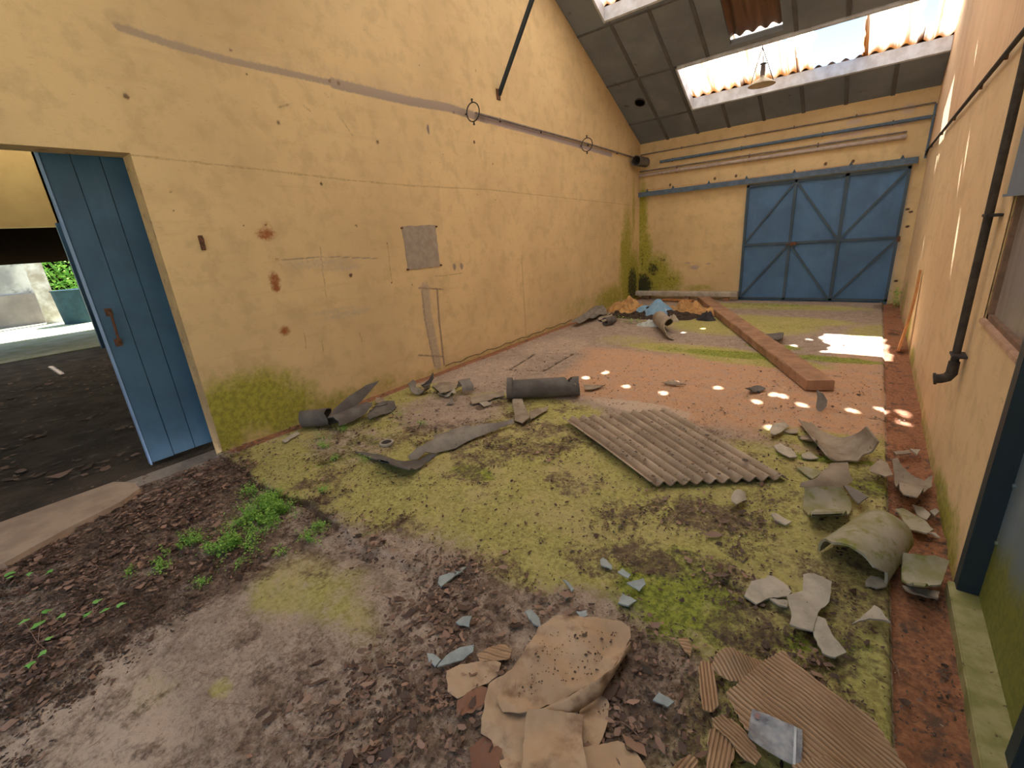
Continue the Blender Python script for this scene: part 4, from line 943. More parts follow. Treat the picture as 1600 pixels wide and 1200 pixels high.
# ================================================================ RIGHT WALL FITTINGS
zc = 2.40
wallpipe('conduit', [(W - .03, -.03, zc - .06), (W - .03, -.3, zc), (W - .03, -3.5, zc), (W - .03, -7.2, zc)], .014, M_iron, 'dark conduit running the length of the right wall', 'conduit', [((W - .02, y, zc), (0, 0, 1)) for y in (-.9, -2.4, -3.6, -5.2, -6.1)], cm=M_rust)
dp = empty('downpipe', (W - .05, -6.65, .5), 'dark brown vertical drainpipe ending open low on the right wall', 'pipe')
py = -6.64
q1, q2 = rw(1577, 200, W - .04), rw(1490, 570, W - .04); dq = (q1 - q2) / (q1[2] - q2[2]); py = float(q2[1])
obj('tube', tube([q2 + dq * 2.2, q1, q2 - dq * .03], .019, 14), M_tar, dp)
obj('elbow', tube([(W - .04, py, q2[2] + .02), (W - .04, py, q2[2] - .05), (W - .055, py - .005, q2[2] - .075), (W - .08, py - .01, q2[2] - .085), (W - .10, py - .01, q2[2] - .088)], [.025, .027, .027, .027, .028], 14), M_tar, dp)
obj('end_ring', tube([(W - .10, py - .01, q2[2] - .088), (W - .112, py - .01, q2[2] - .09)], [.034, .034], 14), M_tar, dp)
for z in (1.52, .78): obj('clamp', bx(W - .064, W, py - .075, py + .045, z - .006, z + .008, .002), M_iron, dp)
# window
wn = bx(W + .02, W + .05, wy0 + .0, wy1 - .0, wz0, wz1)
wd = empty('window', (W, (wy0 + wy1) / 2, wz0), None, None); wd.name = 'window_6'; wd['kind'] = 'structure'
bm = bmesh.new()
for a in ((W + .01, W + .06, wy1 - .035, wy1, wz0, wz1), (W + .01, W + .06, wy0, wy0 + .035, wz0, wz1), (W + .01, W + .06, wy0, wy1, wz0, wz0 + .03), (W + .01, W + .06, wy0, wy1, wz1 - .03, wz1)): add_box(bm, *a)
M_wfr = simple('worn_window_frame', (.26, .15, .10), (.17, .11, .08), sc=12); obj('window_frame', bm, M_wfr, wd)
obj('pane', bx(W + .03, W + .036, wy0 + .03, wy1 - .03, wz0 + .025, wz1 - .025), M_glass, wd)
M_sill = simple('pinkish_sill', (.52, .33, .24), (.40, .25, .17), sc=12); obj('window_sill', bx(W - .012, W + .03, wy0 - .0, wy1 + .01, wz0 - .02, wz0 + .006, .003), M_sill, wd)
pYs = float(rw(1573, 303, W - .022)[1]); pZs = float(rw(1573, 303, W - .022)[2])
aw = empty('shutter_panel', (W - .02, -7.5, 1.6), 'blue grey metal panel covering the top of the right window', 'panel')
obj('panel', bx(W - .022, W - .008, -7.99, pYs, pZs, 2.36), M_panel, aw); obj('lip', bx(W - .035, W - .008, -7.99, pYs, pZs - .012, pZs), M_panel, aw)
# steel door
dr = empty('steel_door', (W, -8.4, 0), 'blue grey steel door with dark frame and green algae at the right edge', 'door')
xd = W + .045
obj('sheet_panel', bx(xd + .012, xd + .02, -10.95, -8.03, .008, 2.25), M_doorr, dr)
obj('outer_frame', bx(W - .012, xd + .03, -8.075, -8.0, .0, 2.2, .003), M_dkframe, dr)
for y in (-8.86, -9.7): obj('stile', bx(xd - .02, xd + .02, y - .032, y + .032, .0, 2.18, .002), M_dkframe, dr)
for z in (.30, .56, .80): obj('rivet', tube([(xd + .004, -8.10, z), (xd + .014, -8.10, z)], .008, 8), M_doorr, dr)
bm = bmesh.new(); add_box(bm, W - .035, W + .09, -11.0, -8.02, -.06, .016, .004); tag(obj('trim_5', bm, M_kerb), kind='structure')
# ================================================================ BIG FLOOR THINGS
# timber beam
A = Vector((1.62, -.42, 0)); B = Vector(((4.014 + 4.20) / 2 - .01, -5.52, 0)); d = (B - A).normalized()
bm = bmesh.new(); n_ = 24; rs = random.Random(4); s = Vector((-d.y, d.x, 0)); hw = .118; hh = .105; R0 = []
for i in range(n_ + 1):
    c = A.lerp(B, i / n_); j = lambda k: mnoise.noise(Vector((i * .7, k * 5.1, 1))) * .006
    R0.append([bm.verts.new(c + s * (a * (hw + j(q))) + Vector((0, 0, z + (j(q + 2) if z > .05 else 0)))) for q, (a, z) in enumerate(((-1, .004), (1, .004), (1, hh - .012), (.93, hh), (-.93, hh), (-1, hh - .012)))])
for a, b in zip(R0, R0[1:]):
    for k in range(6): bm.faces.new((a[k], a[(k + 1) % 6], b[(k + 1) % 6], b[k]))
bm.faces.new(R0[0][::-1]); bm.faces.new(R0[-1]); bmesh.ops.recalc_face_normals(bm, faces=bm.faces[:])
tag(obj('timber_beam', bm, M_wood), 'long reddish brown timber beam lying diagonally across the floor toward the far wall', 'beam')
# channel against the far wall
bm = bmesh.new(); x0, x1 = -.0 + .02, 2.22; yc = -.14; zt = .17
prof = [(-.10, .0), (-.10, .075), (-.085, .10), (.02, .10), (.05, .085), (.05, .0), (.035, .0), (.035, .07), (.015, .085), (-.075, .085), (-.085, .07), (-.085, .0)]
a = [bm.verts.new((x0, yc + p, zt - .09 + q)) for p, q in prof]; b = [bm.verts.new((x1, yc + p, zt - .09 + q)) for p, q in prof]
for i in range(len(prof)): j = (i + 1) % len(prof); bm.faces.new((a[i], a[j], b[j], b[i]))
bm.faces.new(a[::-1]); bm.faces.new(b); bmesh.ops.recalc_face_normals(bm, faces=bm.faces[:])
gcz = empty('gutter_channel', (1.1, yc, 0), 'long grey gutter channel lying along the foot of the far wall', 'gutter')
obj('trough', bm, M_fcp, gcz)
for x in (.3, 1.2, 2.0): obj('support_block', bx(x - .05, x + .05, yc - .07, yc + .03, 0.0, zt - .085), M_wood, gcz)
tag(obj('red_board', bar((.75, -.42, .01), (1.42, -.50, .01), .14, .03), M_wood2), 'short reddish board lying in front of the gutter channel', 'board')
# big corrugated fibre cement sheet
c0, c1, c2, c3 = [fl(*p, .03) for p in ((878, 655), (1046, 640), (1233, 744), (1016, 757))]
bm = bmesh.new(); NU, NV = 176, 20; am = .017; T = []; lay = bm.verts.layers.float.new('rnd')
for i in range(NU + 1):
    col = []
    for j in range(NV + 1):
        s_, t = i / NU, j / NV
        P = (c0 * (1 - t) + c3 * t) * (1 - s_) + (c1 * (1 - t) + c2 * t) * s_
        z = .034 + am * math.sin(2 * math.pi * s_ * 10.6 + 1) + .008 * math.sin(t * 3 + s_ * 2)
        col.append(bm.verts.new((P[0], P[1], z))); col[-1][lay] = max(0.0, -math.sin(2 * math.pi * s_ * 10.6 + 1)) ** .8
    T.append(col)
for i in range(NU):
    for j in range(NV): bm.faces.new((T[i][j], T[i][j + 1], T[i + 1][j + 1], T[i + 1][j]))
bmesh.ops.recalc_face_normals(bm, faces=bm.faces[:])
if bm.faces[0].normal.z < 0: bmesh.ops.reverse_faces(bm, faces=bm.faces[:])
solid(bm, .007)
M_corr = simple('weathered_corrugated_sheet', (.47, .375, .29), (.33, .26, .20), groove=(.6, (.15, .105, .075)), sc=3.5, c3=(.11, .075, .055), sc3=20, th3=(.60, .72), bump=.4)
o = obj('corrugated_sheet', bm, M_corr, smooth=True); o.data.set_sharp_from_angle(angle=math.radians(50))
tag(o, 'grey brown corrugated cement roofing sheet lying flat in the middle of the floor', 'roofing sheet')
# leaning plank
tp = [rw(1440, 419, W - .012), rw(1445, 424, W - .012)]; bt = [fl(1406, 548), fl(1420, 550)]
a = Vector(((tp[0] + tp[1]) / 2)); b = Vector(((bt[0] + bt[1]) / 2)); b.x -= .0; b.z = .0
bm = bmesh.new(); n1 = 8; Rg = []
pk0 = Vector((W - .10, -3.62, -.02)); pk1 = Vector((W - .025, -3.28, .875)); wv = Vector((.0, .13, -.03)).normalized()
for i in range(n1 + 1):
    c = pk0.lerp(pk1, i / n1); wd_ = .075 - .045 * (i / n1) ** 2; c.x += .02 * math.sin(i / n1 * 3.1); nn = Vector((-1, 0, .08)).normalized()
    Rg.append([bm.verts.new(c + wv * a_ * wd_ + nn * b_ * .011) for a_, b_ in ((-1, -1), (1, -1), (1, 1), (-1, 1))])
for x, y in zip(Rg, Rg[1:]):
    for k in range(4): bm.faces.new((x[k], x[(k + 1) % 4], y[(k + 1) % 4], y[k]))
bm.faces.new(Rg[0][::-1]); bm.faces.new(Rg[-1]); bmesh.ops.recalc_face_normals(bm, faces=bm.faces[:])
tag(obj('leaning_plank', bm, M_wood2), 'narrow orange brown plank leaning against the right wall', 'plank')
# ================================================================ BROKEN PIPES
def blade(name, out, n, d, label, mat, bulge=.02, t=.008, group=None):
    P = [Vector(pl(u, v, n, d)) for u, v in out]; bm = bmesh.new(); f = bm.faces.new([bm.verts.new(p) for p in P])
    bm.normal_update(); nn = f.normal.copy(); ax = max(((p - q) for p in P for q in P), key=lambda w_: w_.length).normalized(); sd = ax.cross(nn)
    bmesh.ops.triangulate(bm, faces=bm.faces[:]); bmesh.ops.subdivide_edges(bm, edges=bm.edges[:], cuts=3, use_grid_fill=True)
    c = sum(P, Vector()) / len(P)
    for v in bm.verts: k = (v.co - c).dot(sd); v.co += nn * (k * k * 9 * bulge / .02 * .25)
    solid(bm, t); zm = min(v.co.z for v in bm.verts)
    for v in bm.verts: v.co.z -= zm - .001 if zm < .001 or zm > .02 else 0
    return tag(obj(name, bm, mat), label, 'pipe piece', group)
GP = 'broken grey pipe pieces along the left wall'
A, B = fl(797, 609, .10), fl(906, 603, .10); A = A.copy(); B = B.copy(); A[2] = B[2] = .104
bp_ = empty('broken_pipe', tuple((A + B) / 2 * np.array([1, 1, 0])), 'longest grey cement pipe with a collar and a chipped right end, left of centre', 'pipe')
pipe('pipe_barrel', A, B, .098, 0, 360, .011, M_fcd, j0=.0, j1=.03, nl=40, seed=4, parent=bp_, cut=lambda q, a: (.78 < q < .92) and abs(((a + .5) % 1) - .5 + .05) < .15 * (1 - abs(q - .85) / .08) + .01)
d = (B - A) / np.linalg.norm(B - A); pipe('collar', A - d * .04, A + d * .03, .113, 0, 360, .012, M_fcd, nl=3, j0=.02, seed=6, parent=bp_)
A, B = fl(466, 656, .085), fl(517, 651, .085)
o = pipe('pipe_stub', A, B, .082, 0, 360, .010, M_fcd, j0=.05, j1=.04, nl=10, seed=5, R2=.086); tag(o, 'dark stub of pipe lying at the foot of the mossy left wall', 'pipe', GP)
A, B = fl(518, 668, .02), fl(582, 641, .02)
o = pipe('pipe_shard', A, B, .105, [-95, -92, -85, -60], [75, 80, 70, 30], .010, M_fcd, j0=.05, j1=.07, nl=20, seed=6); tag(o, 'arched half of a split pipe with pale paint scabs beside the dark stub', 'pipe piece', GP)
blade('pipe_shard', [(508, 668), (512, 655), (522, 642), (545, 622), (573, 604), (593, 597), (580, 612), (566, 628), (548, 645), (530, 662)], (1, 0, .45), .38, 'pointed blade-like pipe shard standing up against the left wall', M_fcd, group=GP)
shard('pipe_shard', [(574, 651), (577, 641), (605, 632), (608, 626), (616, 627), (619, 636), (612, 643), (590, 650), (578, 655)], 'narrow dark curved shard with a turned-up end near the left wall', 'pipe piece', M_fcd, R=.10, up=False, H=.06, group=GP)
A, B = fl(648, 603, .11), fl(662, 596, .11)
o = pipe('pipe_shard', A, B, .12, [95, 100], [265, 280], .009, M_fc, j0=.04, j1=.05, nl=6, seed=12); tag(o, 'open C-shaped piece of pipe rim at the foot of the left wall', 'pipe piece', GP)
blade('pipe_shard', [(658, 603), (664, 600), (671, 594), (677, 583), (678, 592), (673, 601), (664, 607)], (0, 1, 0), float(fl(664, 606)[1]), 'small upright spike of pipe beside the C-shaped rim', M_fcd, group=GP)
A, B = fl(717, 610, .02), fl(738, 606, .02)
o = pipe('pipe_shard', A, B, .115, -85, 85, .010, M_fc, j0=.03, j1=.03, nl=8, seed=14); tag(o, 'short arched piece of grey pipe left of the longest pipe', 'pipe piece', GP)
shard('pipe_shard', [(675, 601), (690, 597), (710, 598), (716, 602), (706, 610), (688, 614), (680, 607)], 'mid grey pipe shard touching the short arched piece', 'pipe piece', M_fcb, R=.14, up=False, H=.05, group=GP)
shard('pipe_shard', [(684, 614), (694, 608), (708, 605), (712, 615), (700, 619)], 'pale hollow pipe chip in front of the arched piece', 'pipe piece', M_fcp, R=.10, group=GP)
shard('fibre_slat', [(735, 625), (740, 620), (787, 610), (788, 618), (738, 631)], 'straight flat grey slat just left of the pipe collar', 'slat', M_fcb, R=3, up=False, H=.01, group=GP)
shard('cement_chip', [(748, 629), (758, 625), (768, 631), (756, 635)], 'small flat grey chip below the straight slat', 'chip', M_fcp, R=1, group=GP, jit=.6)
shard('cement_chip', [(699, 631), (707, 618), (709, 630)], 'small triangular grey chip below the short arched piece', 'chip', M_fc, R=1, group=GP, jit=.6)
shard('cement_chip', [(587, 621), (599, 622), (603, 628), (588, 630)], 'small grey chip by the left wall behind the narrow shard', 'chip', M_fcb, R=.3, group=GP, jit=.6)
shard('cement_chip', [(440, 688), (465, 673), (468, 677), (446, 691)], 'thin pale splinter by the wall below the dark stub', 'chip', M_fcp, R=.4, group=GP, jit=.6)
shard('fibre_slat', [(801, 623), (816, 623), (823, 640), (828, 652), (816, 661), (804, 657)], 'short grey slat lying under the collar of the longest pipe', 'slat', M_fcb, R=.2, up=False, H=.03, group=GP)
shard('fibre_slat', [(826, 643), (857, 634), (855, 641), (829, 655)], 'narrow slat to the right of the short grey slat', 'slat', M_fcb, R=.2, up=False, H=.02, group=GP)
shard('fibre_slat', [(912, 601), (946, 601), (930, 607), (914, 608)], 'thin brownish slat right of the chipped pipe end', 'slat', M_fcb, R=2, up=False, H=.01, group=GP)
shard('pipe_shard', [(554, 705), (590, 709), (627, 720), (655, 719), (671, 709), (684, 709), (670, 720), (652, 732), (640, 734), (615, 727), (574, 713)], 'long low shard with a curled tip in the left foreground', 'pipe piece', M_fcd, R=.16, H=.06, ax=(560, 704, 660, 732), group=GP, tilt=(.02, 0))
shard('pipe_shard', [(638, 712), (652, 699), (677, 687), (712, 673), (752, 662), (784, 659), (802, 654), (803, 661), (768, 674), (737, 686), (712, 700), (681, 708), (665, 706), (652, 718), (640, 718)], 'longest wavy strip of broken pipe wall on the mossy slab', 'pipe piece', M_fc, R=.16, up=False, H=.075, ax=(640, 712, 800, 657), group=GP, n=14)
# right side heap
GR = 'broken pipe pieces along the right wall'
A = fl(1268, 632, .16); B = fl(1327, 692, .16); A[2] = .17; B[2] = .17
o = pipe('pipe_shard', A, B, .165, [150, 145, 140, 138, 140], [182, 188, 212, 284, 272], .011, M_fcb, j0=.05, j1=.06, nl=28, seed=21); tag(o, 'long open half pipe with dried dirt inside, left of the right hand channel', 'pipe piece', GR)
blade('pipe_shard', [(1275, 637), (1277, 622), (1276, 610), (1286, 616), (1292, 627), (1291, 636), (1284, 644), (1279, 643)], (0, 1, -.3), float(fl(1283, 643)[1]), 'upright curved shard behind the long half pipe', M_fc, bulge=.05, group=GR)
A = fl(1342, 838, .16); B = fl(1384, 800, .16); A[2] = .02; B[2] = .02; n_ = (B - A) / np.linalg.norm(B - A)
o = pipe('broken_pipe', A - n_ * .15, B + n_ * .06, .150, [-96, -94, -92], [96, 94, 92], .012, M_fcm, j0=.05, j1=.03, nl=20, seed=25, R2=.118, skew=.10); tag(o, 'largest arched half of a grey green pipe, dark open end facing the viewer', 'pipe', GR)
S = shard
S('pipe_shard', [(1250, 760), (1252, 753), (1277, 746), (1288, 733), (1306, 722), (1320, 726), (1327, 737), (1333, 751), (1315, 762), (1290, 762), (1272, 764)], 'pale arched shard behind the mossy trough piece', 'pipe piece', M_fcb, R=.16, up=False, H=.085, group=GR, ax=(1262, 752, 1322, 748), n=14)
S('pipe_shard', [(1243, 730), (1256, 729), (1284, 737), (1270, 748)], 'thin mossy flat shard left of the pale arched shard', 'pipe piece', M_fcm, R=.6, group=GR)
S('pipe_shard', [(1258, 762), (1275, 760), (1300, 760), (1318, 761), (1331, 788), (1327, 803), (1308, 804), (1286, 802), (1268, 806), (1255, 796)], 'concave mossy trough piece facing the viewer, left of the largest arched pipe', 'pipe piece', M_fcm, R=.13, up=True, group=GR, ax=(1258, 800, 1328, 798), n=14)
S('pipe_shard', [(1318, 758), (1327, 758), (1357, 776), (1342, 787), (1328, 772)], 'flat grey slat between the trough piece and the largest arched pipe', 'slat', M_fc, R=.5, H=.04, up=False, group=GR)
S('pipe_shard', [(1358, 731), (1374, 718), (1387, 723), (1395, 742), (1384, 744), (1360, 737)], 'grey arched shard at the edge of the side channel', 'pipe piece', M_fcb, R=.16, up=False, H=.06, group=GR)
S('pipe_shard', [(1394, 718), (1402, 715), (1410, 729), (1425, 742), (1444, 751), (1457, 742), (1456, 760), (1433, 777), (1412, 772), (1399, 758)], 'bowl-like curved shard standing in the red side channel', 'pipe piece', M_fcb, R=.17, up=True, group=GR, ax=(1402, 758, 1452, 768), n=14)
S('pipe_shard', [(1399, 795), (1412, 794), (1444, 812), (1459, 827), (1448, 833), (1417, 826), (1408, 806)], 'large pale pointed flake right of the largest arched pipe', 'pipe piece', M_fcm, R=.3, group=GR)
S('cement_chip', [(1426, 788), (1441, 792), (1454, 803), (1448, 812), (1434, 805)], 'crumpled pale chip in the side channel, the bigger of two', 'chip', M_fcp, R=.2, group=GR)
S('cement_chip', [(1453, 798), (1462, 794), (1468, 799), (1461, 805)], 'small pale chip touching the right wall base', 'chip', M_fcp, R=.2, group=GR)
S('cement_chip', [(1450, 831), (1462, 832), (1469, 840)], 'thin pale chip below the large pointed flake', 'chip', M_fcp, R=.4, group=GR)
S('cement_chip', [(1422, 701), (1438, 702), (1433, 710)], 'tiny pale triangle in the side channel behind the bowl-like shard', 'chip', M_fcp, R=.4, group=GR, jit=.5)
S('fibre_slat', [(1396, 705), (1420, 703), (1424, 708), (1400, 710)], 'thin reddish sliver in the side channel behind the bowl-like shard', 'slat', M_fcb, R=.4, group=GR, jit=.5)
S('pipe_shard', [(1385, 856), (1412, 862), (1440, 870), (1411, 882), (1392, 869)], 'flat greenish slab lying behind the glossy bucket-like piece', 'pipe piece', M_fcm, R=.6, group=GR)
A = fl(1418, 915, .0); 
S('pipe_shard', [(1412, 863), (1436, 866), (1462, 868), (1484, 876), (1478, 892), (1470, 913), (1445, 916), (1420, 912), (1409, 905), (1409, 885)], 'bucket-like hollow piece with green algae beside the dark door frame', 'pipe piece', M_fcm, R=.15, group=GR, ax=(1412, 905, 1472, 910), n=14, z0=.02)
S('pipe_shard', [(1410, 914), (1440, 920), (1468, 924), (1466, 935), (1440, 929), (1415, 921)], 'dark lower fragment under the bucket-like piece', 'pipe piece', M_fcb, R=.6, group=GR)
GS = 'pale fragments on the right foreground slab'
S('pipe_shard', [(1200, 898), (1208, 900), (1230, 915), (1237, 925), (1230, 931), (1202, 934), (1182, 944), (1163, 931), (1174, 908), (1197, 903)], 'ragged flat fragment with dark crumbs, leftmost of the large right foreground fragments', 'fragment', M_fcp, R=.5, group=GS)
S('cement_chip', [(1203, 935), (1232, 938), (1230, 948), (1217, 945)], 'small chip just below the ragged crumb-covered fragment', 'chip', M_fcp, R=.5, group=GS)
S('pipe_shard', [(1255, 897), (1272, 895), (1300, 908), (1296, 940), (1278, 957), (1270, 986), (1250, 981), (1234, 975), (1237, 962), (1229, 930), (1255, 922)], 'largest irregular fragment with pinched waist on the right foreground slab', 'fragment', M_fcp, R=.3, up=False, H=.04, group=GS)
S('pipe_shard', [(1275, 961), (1290, 967), (1300, 990), (1323, 1019), (1305, 1027), (1285, 1020), (1272, 995), (1269, 982)], 'blade-shaped fragment just below the pinched fragment', 'fragment', M_fcp, R=.35, up=False, H=.03, group=GS)
S('cement_chip', [(1352, 907), (1360, 899), (1375, 902), (1386, 914), (1370, 918), (1353, 914)], 'rounded pale chip left of the channel edge', 'chip', M_fcp, R=.3, group=GS)
S('pipe_shard', [(1330, 975), (1350, 960), (1366, 945), (1375, 950), (1383, 962), (1392, 972), (1375, 967), (1357, 966)], 'boomerang-shaped pale fragment at the channel edge', 'fragment', M_fcp, R=.3, up=False, H=.03, group=GS)
S('cement_chip', [(1205, 802), (1212, 801), (1237, 815), (1228, 820), (1210, 811)], 'pointed pale chip on the moss left of the trough piece', 'chip', M_fcp, R=.3, group=GS)
S('cement_chip', [(1209, 697), (1219, 692), (1237, 701), (1246, 713), (1234, 714), (1216, 705)], 'elongated pale chip right of the corrugated sheet', 'chip', M_fcp, R=.3, up=False, H=.02, group=GS)
S('cement_chip', [(1252, 710), (1266, 706), (1279, 715), (1266, 717), (1254, 715)], 'pale chip with a dark spot below the long half pipe', 'chip', M_fcp, R=.3, group=GS)
S('cement_chip', [(1203, 670), (1207, 663), (1225, 659), (1233, 665), (1221, 675), (1212, 679), (1204, 677)], 'rounded grey lump of cement left of the long half pipe', 'chip', M_fcp, R=.1, up=False, H=.035, group=GS)
S('cement_chip', [(1222, 672), (1246, 670), (1247, 676), (1230, 676)], 'small flat scrap beside the rounded grey lump', 'chip', M_fcb, R=.3, group=GS)
S('cement_chip', [(1246, 681), (1262, 680), (1280, 686), (1275, 690), (1258, 685)], 'thin scrap nearest to the long half pipe', 'chip', M_fcb, R=.3, group=GS)
S('cement_chip', [(1256, 664), (1272, 663), (1276, 668), (1262, 671)], 'brown scrap tucked against the long half pipe', 'chip', M_fcb, R=.3, group=GS, jit=.6)
S('cement_chip', [(1142, 776), (1146, 768), (1153, 764), (1165, 770), (1167, 781), (1151, 788), (1143, 783)], 'whitish crumpled lump just below the corrugated sheet', 'lump', M_fcp, R=.06, up=False, H=.035, group=GS)
S('pipe_shard', [(1184, 526), (1200, 522), (1224, 522), (1223, 528), (1215, 531), (1198, 528)], 'dark curved shard on the moss right of the timber beam', 'pipe piece', M_fcd, R=.12)
S('pipe_shard', [(1165, 606), (1185, 602), (1196, 606), (1187, 612)], 'small dark shard on the orange dirt near the beam end', 'pipe piece', M_fcd, R=.12, jit=.6)
S('fibre_slat', [(1033, 597), (1055, 595), (1072, 600), (1050, 601)], 'thin dark sliver on the orange dirt in the centre', 'slat', M_fcb, R=.2, H=.02, up=False, jit=.6)
GB = 'small blue grey fragments in the foreground'
for out, lab, up_ in [
    ([(686, 900), (729, 885), (706, 903), (689, 916), (684, 910)], 'long pointed blue grey shard, highest on the left of the foreground', True),
    ([(712, 972), (723, 963), (737, 962), (733, 979), (718, 976)], 'blue grey shard lying alone among litter left of the cardboard top', False),
    ([(667, 1020), (676, 1021), (689, 1030), (680, 1041), (669, 1032)], 'leftmost blue grey chip beside the cardboard scraps', True),
    ([(683, 1041), (697, 1024), (718, 1011), (741, 1007), (739, 1018), (723, 1031), (709, 1034)], 'largest blue grey shard with dark speckles above the cardboard scraps', False),
    ([(820, 955), (830, 951), (843, 966), (845, 979), (833, 974)], 'narrow blue grey shard standing at the top left of the cardboard', True),
    ([(876, 925), (894, 925), (893, 930), (884, 936)], 'small blue grey chip above the cardboard below a stick-like splinter', True),
    ([(879, 905), (884, 906), (897, 920), (893, 924)], 'thin stick-like pale splinter above the cardboard', False),
    ([(900, 955), (916, 953), (918, 961), (907, 965)], 'blue grey chip resting at the top edge of the cardboard', False),
    ([(938, 874), (942, 871), (956, 883), (956, 889), (939, 882)], 'topmost chip of the small group on bright green moss', True),
    ([(965, 894), (973, 888), (986, 897), (982, 903)], 'middle small chip of the group on the green moss', False),
    ([(979, 910), (1005, 903), (1009, 912), (999, 923)], 'mossy triangular chip with a notched edge on the green moss', False),
    ([(966, 942), (973, 927), (995, 938), (982, 946)], 'smooth triangular chip lowest of the group on the green moss', True),
    ([(1020, 1093), (1030, 1081), (1054, 1096), (1043, 1104)], 'four-sided chip on the floor between the two heaps of cardboard', False)]:
    S('cement_chip', out, lab, 'chip', M_blue, R=.16, up=up_, H=.018, group=GB, jit=.8, n=6, wob=.002, t=.007)
# ================================================================ DEBRIS HEAP IN THE FAR LEFT CORNER
def heap(name, u, v, rx, ry, h, mat, label, cat, kind=None, rot=0, sc=7, seed=0, n=46, group=None, zb=-.01, sharp=1.0):
    """crumpled lump: a rounded patch raised by folded noise"""
    c = fl(u, v); bm = bmesh.new(); r = math.radians(rot); G = {}
    nr = n // 2; rings = []
    for i in range(nr + 1):
        q = i / nr; row = []
        for k in range(n):
            t = 2 * math.pi * k / n; ed = 1 + .28 * mnoise.noise(Vector((math.cos(t) * 1.6, math.sin(t) * 1.6, seed)))
            x, y = q * rx * ed * math.cos(t), q * ry * ed * math.sin(t); X_, Y_ = c[0] + x * math.cos(r) - y * math.sin(r), c[1] + x * math.sin(r) + y * math.cos(r)
            f = abs(mnoise.noise(Vector((X_ * sc, Y_ * sc, seed)))) + .5 * abs(mnoise.noise(Vector((X_ * sc * 2.3, Y_ * sc * 2.3, seed + 3))))
            z = h * (1 - q ** 2.2) * (.45 + sharp * 1.3 * f) + zb
            row.append(bm.verts.new((X_, Y_, z)))
        rings.append(row)
    for a, b in zip(rings, rings[1:]):
        for k in range(n):
            try: bm.faces.new((a[k], a[(k + 1) % n], b[(k + 1) % n], b[k]))
            except Exception: pass
    bm.faces.new(rings[-1][::-1])
    bmesh.ops.remove_doubles(bm, verts=bm.verts[:], dist=1e-4); bmesh.ops.recalc_face_normals(bm, faces=bm.faces[:])
    return tag(obj(name, bm, mat), label, cat, group, kind)
M_deb = simple('dark_debris', (.075, .05, .038), (.035, .025, .02), sc=18, c3=(.30, .22, .14), sc3=45, th3=(.60, .68), bump=.9, bd=.02)
heap('debris_heap', 1015, 492, 1.05, .42, .12, M_deb, 'low dark heap of crumbled debris under the tarpaulin in the far left corner', 'debris', 'stuff', seed=2, sc=6)
heap('foam_lump', 981, 489, .52, .30, .30, M_foam, 'crumpled ochre foam mass left of the blue tarpaulin', 'foam', seed=5, sc=3.5, sharp=1.0)
heap('foam_lump', 1076, 490, .48, .28, .20, M_foam, 'crumpled ochre foam mass right of the blue tarpaulin', 'foam', seed=9, sc=4, sharp=1.1)
heap('tarpaulin', 1026, 492, .50, .34, .34, M_tarp, 'crumpled light blue tarpaulin on the heap in the far corner', 'tarpaulin', seed=14, sc=2.0, sharp=.55, rot=-12)
heap('blue_rag', 960, 489, .14, .08, .12, M_tarp, 'small pale blue rag at the left end of the debris heap', 'rag', seed=15, sc=6)
heap('plastic_bag', 1012, 508, .20, .09, .07, M_bag, 'pale blue white plastic bag left of the half pipe in the corner', 'bag', seed=16, sc=7)
heap('cement_lump', 1052, 501, .11, .09, .13, M_fcp, 'grey green lump just behind the open half pipe in the corner', 'lump', seed=17, sc=8)
heap('black_rag', 1103, 499, .17, .10, .09, M_black, 'crumpled black rag beside the timber beam in the far corner', 'rag', seed=18, sc=9, sharp=1.8)
GC = 'broken sheet pieces in the far left corner'
A, B = fl(1030, 500, .10), fl(1054, 521, .10); A[2] = .13; B[2] = .11
o = pipe('pipe_shard', A, B, .115, [-150, -140, -60, 60, 100], [210, 200, 195, 190, 180], .010, M_fcb, j0=.03, j1=.05, nl=24, seed=31); tag(o, 'half pipe with a long open mouth sticking out of the corner heap', 'pipe piece', GC)
def bent_corr(name, outl, label, mat, H, seed):
    P = [fl(*q) for q in outl]; ax = (P[1] - P[0])[:2]
    return tag(sheet(name, jitter(outl, 1.0, random.Random(seed)), lambda x, y: .012 + H * max(0, 1 - x / .75), ax, 40, 6, .007, mat, ridge=(.12, .012)), label, 'roofing sheet piece', GC)
bent_corr('roofing_sheet_piece', [(893, 502), (936, 474), (946, 480), (949, 489), (921, 497), (905, 504)], 'broken piece of corrugated sheet leaning at the foot of the left wall near the heap', M_fc, .12, 3)
bent_corr('roofing_sheet_piece', [(934, 498), (960, 485), (962, 492), (944, 503)], 'smaller bent piece of corrugated sheet touching the left end of the heap', M_fcb, .03, 4)
A, B = fl(944, 503, .07), fl(960, 499, .07); o = pipe('pipe_shard', A, B, .07, -60, 250, .01, M_fcd, j0=.03, j1=.03, nl=6, seed=33); tag(o, 'dark stub of pipe at the left end of the corner heap', 'pipe piece', GC)
tag(obj('base_cable', tube([(.035 + .01 * math.sin(i), y, .05 + .015 * math.sin(i * 2.3)) for i, y in enumerate(np.linspace(-6.5, -3.2, 24))], .005, 5), M_iron), 'thin dark cable running along the foot of the left wall', 'cable')
dn = fl(604, 692)
bm = bmesh.new(); disc_tube(bm, (dn[0], dn[1], -.01), (0, 0, 1), .045, .062, .02); dr_ = empty('floor_drain', (dn[0], dn[1], 0), 'small round drain opening in the mossy floor behind the wavy strip', 'drain'); obj('rim', bm, M_fcp, dr_)
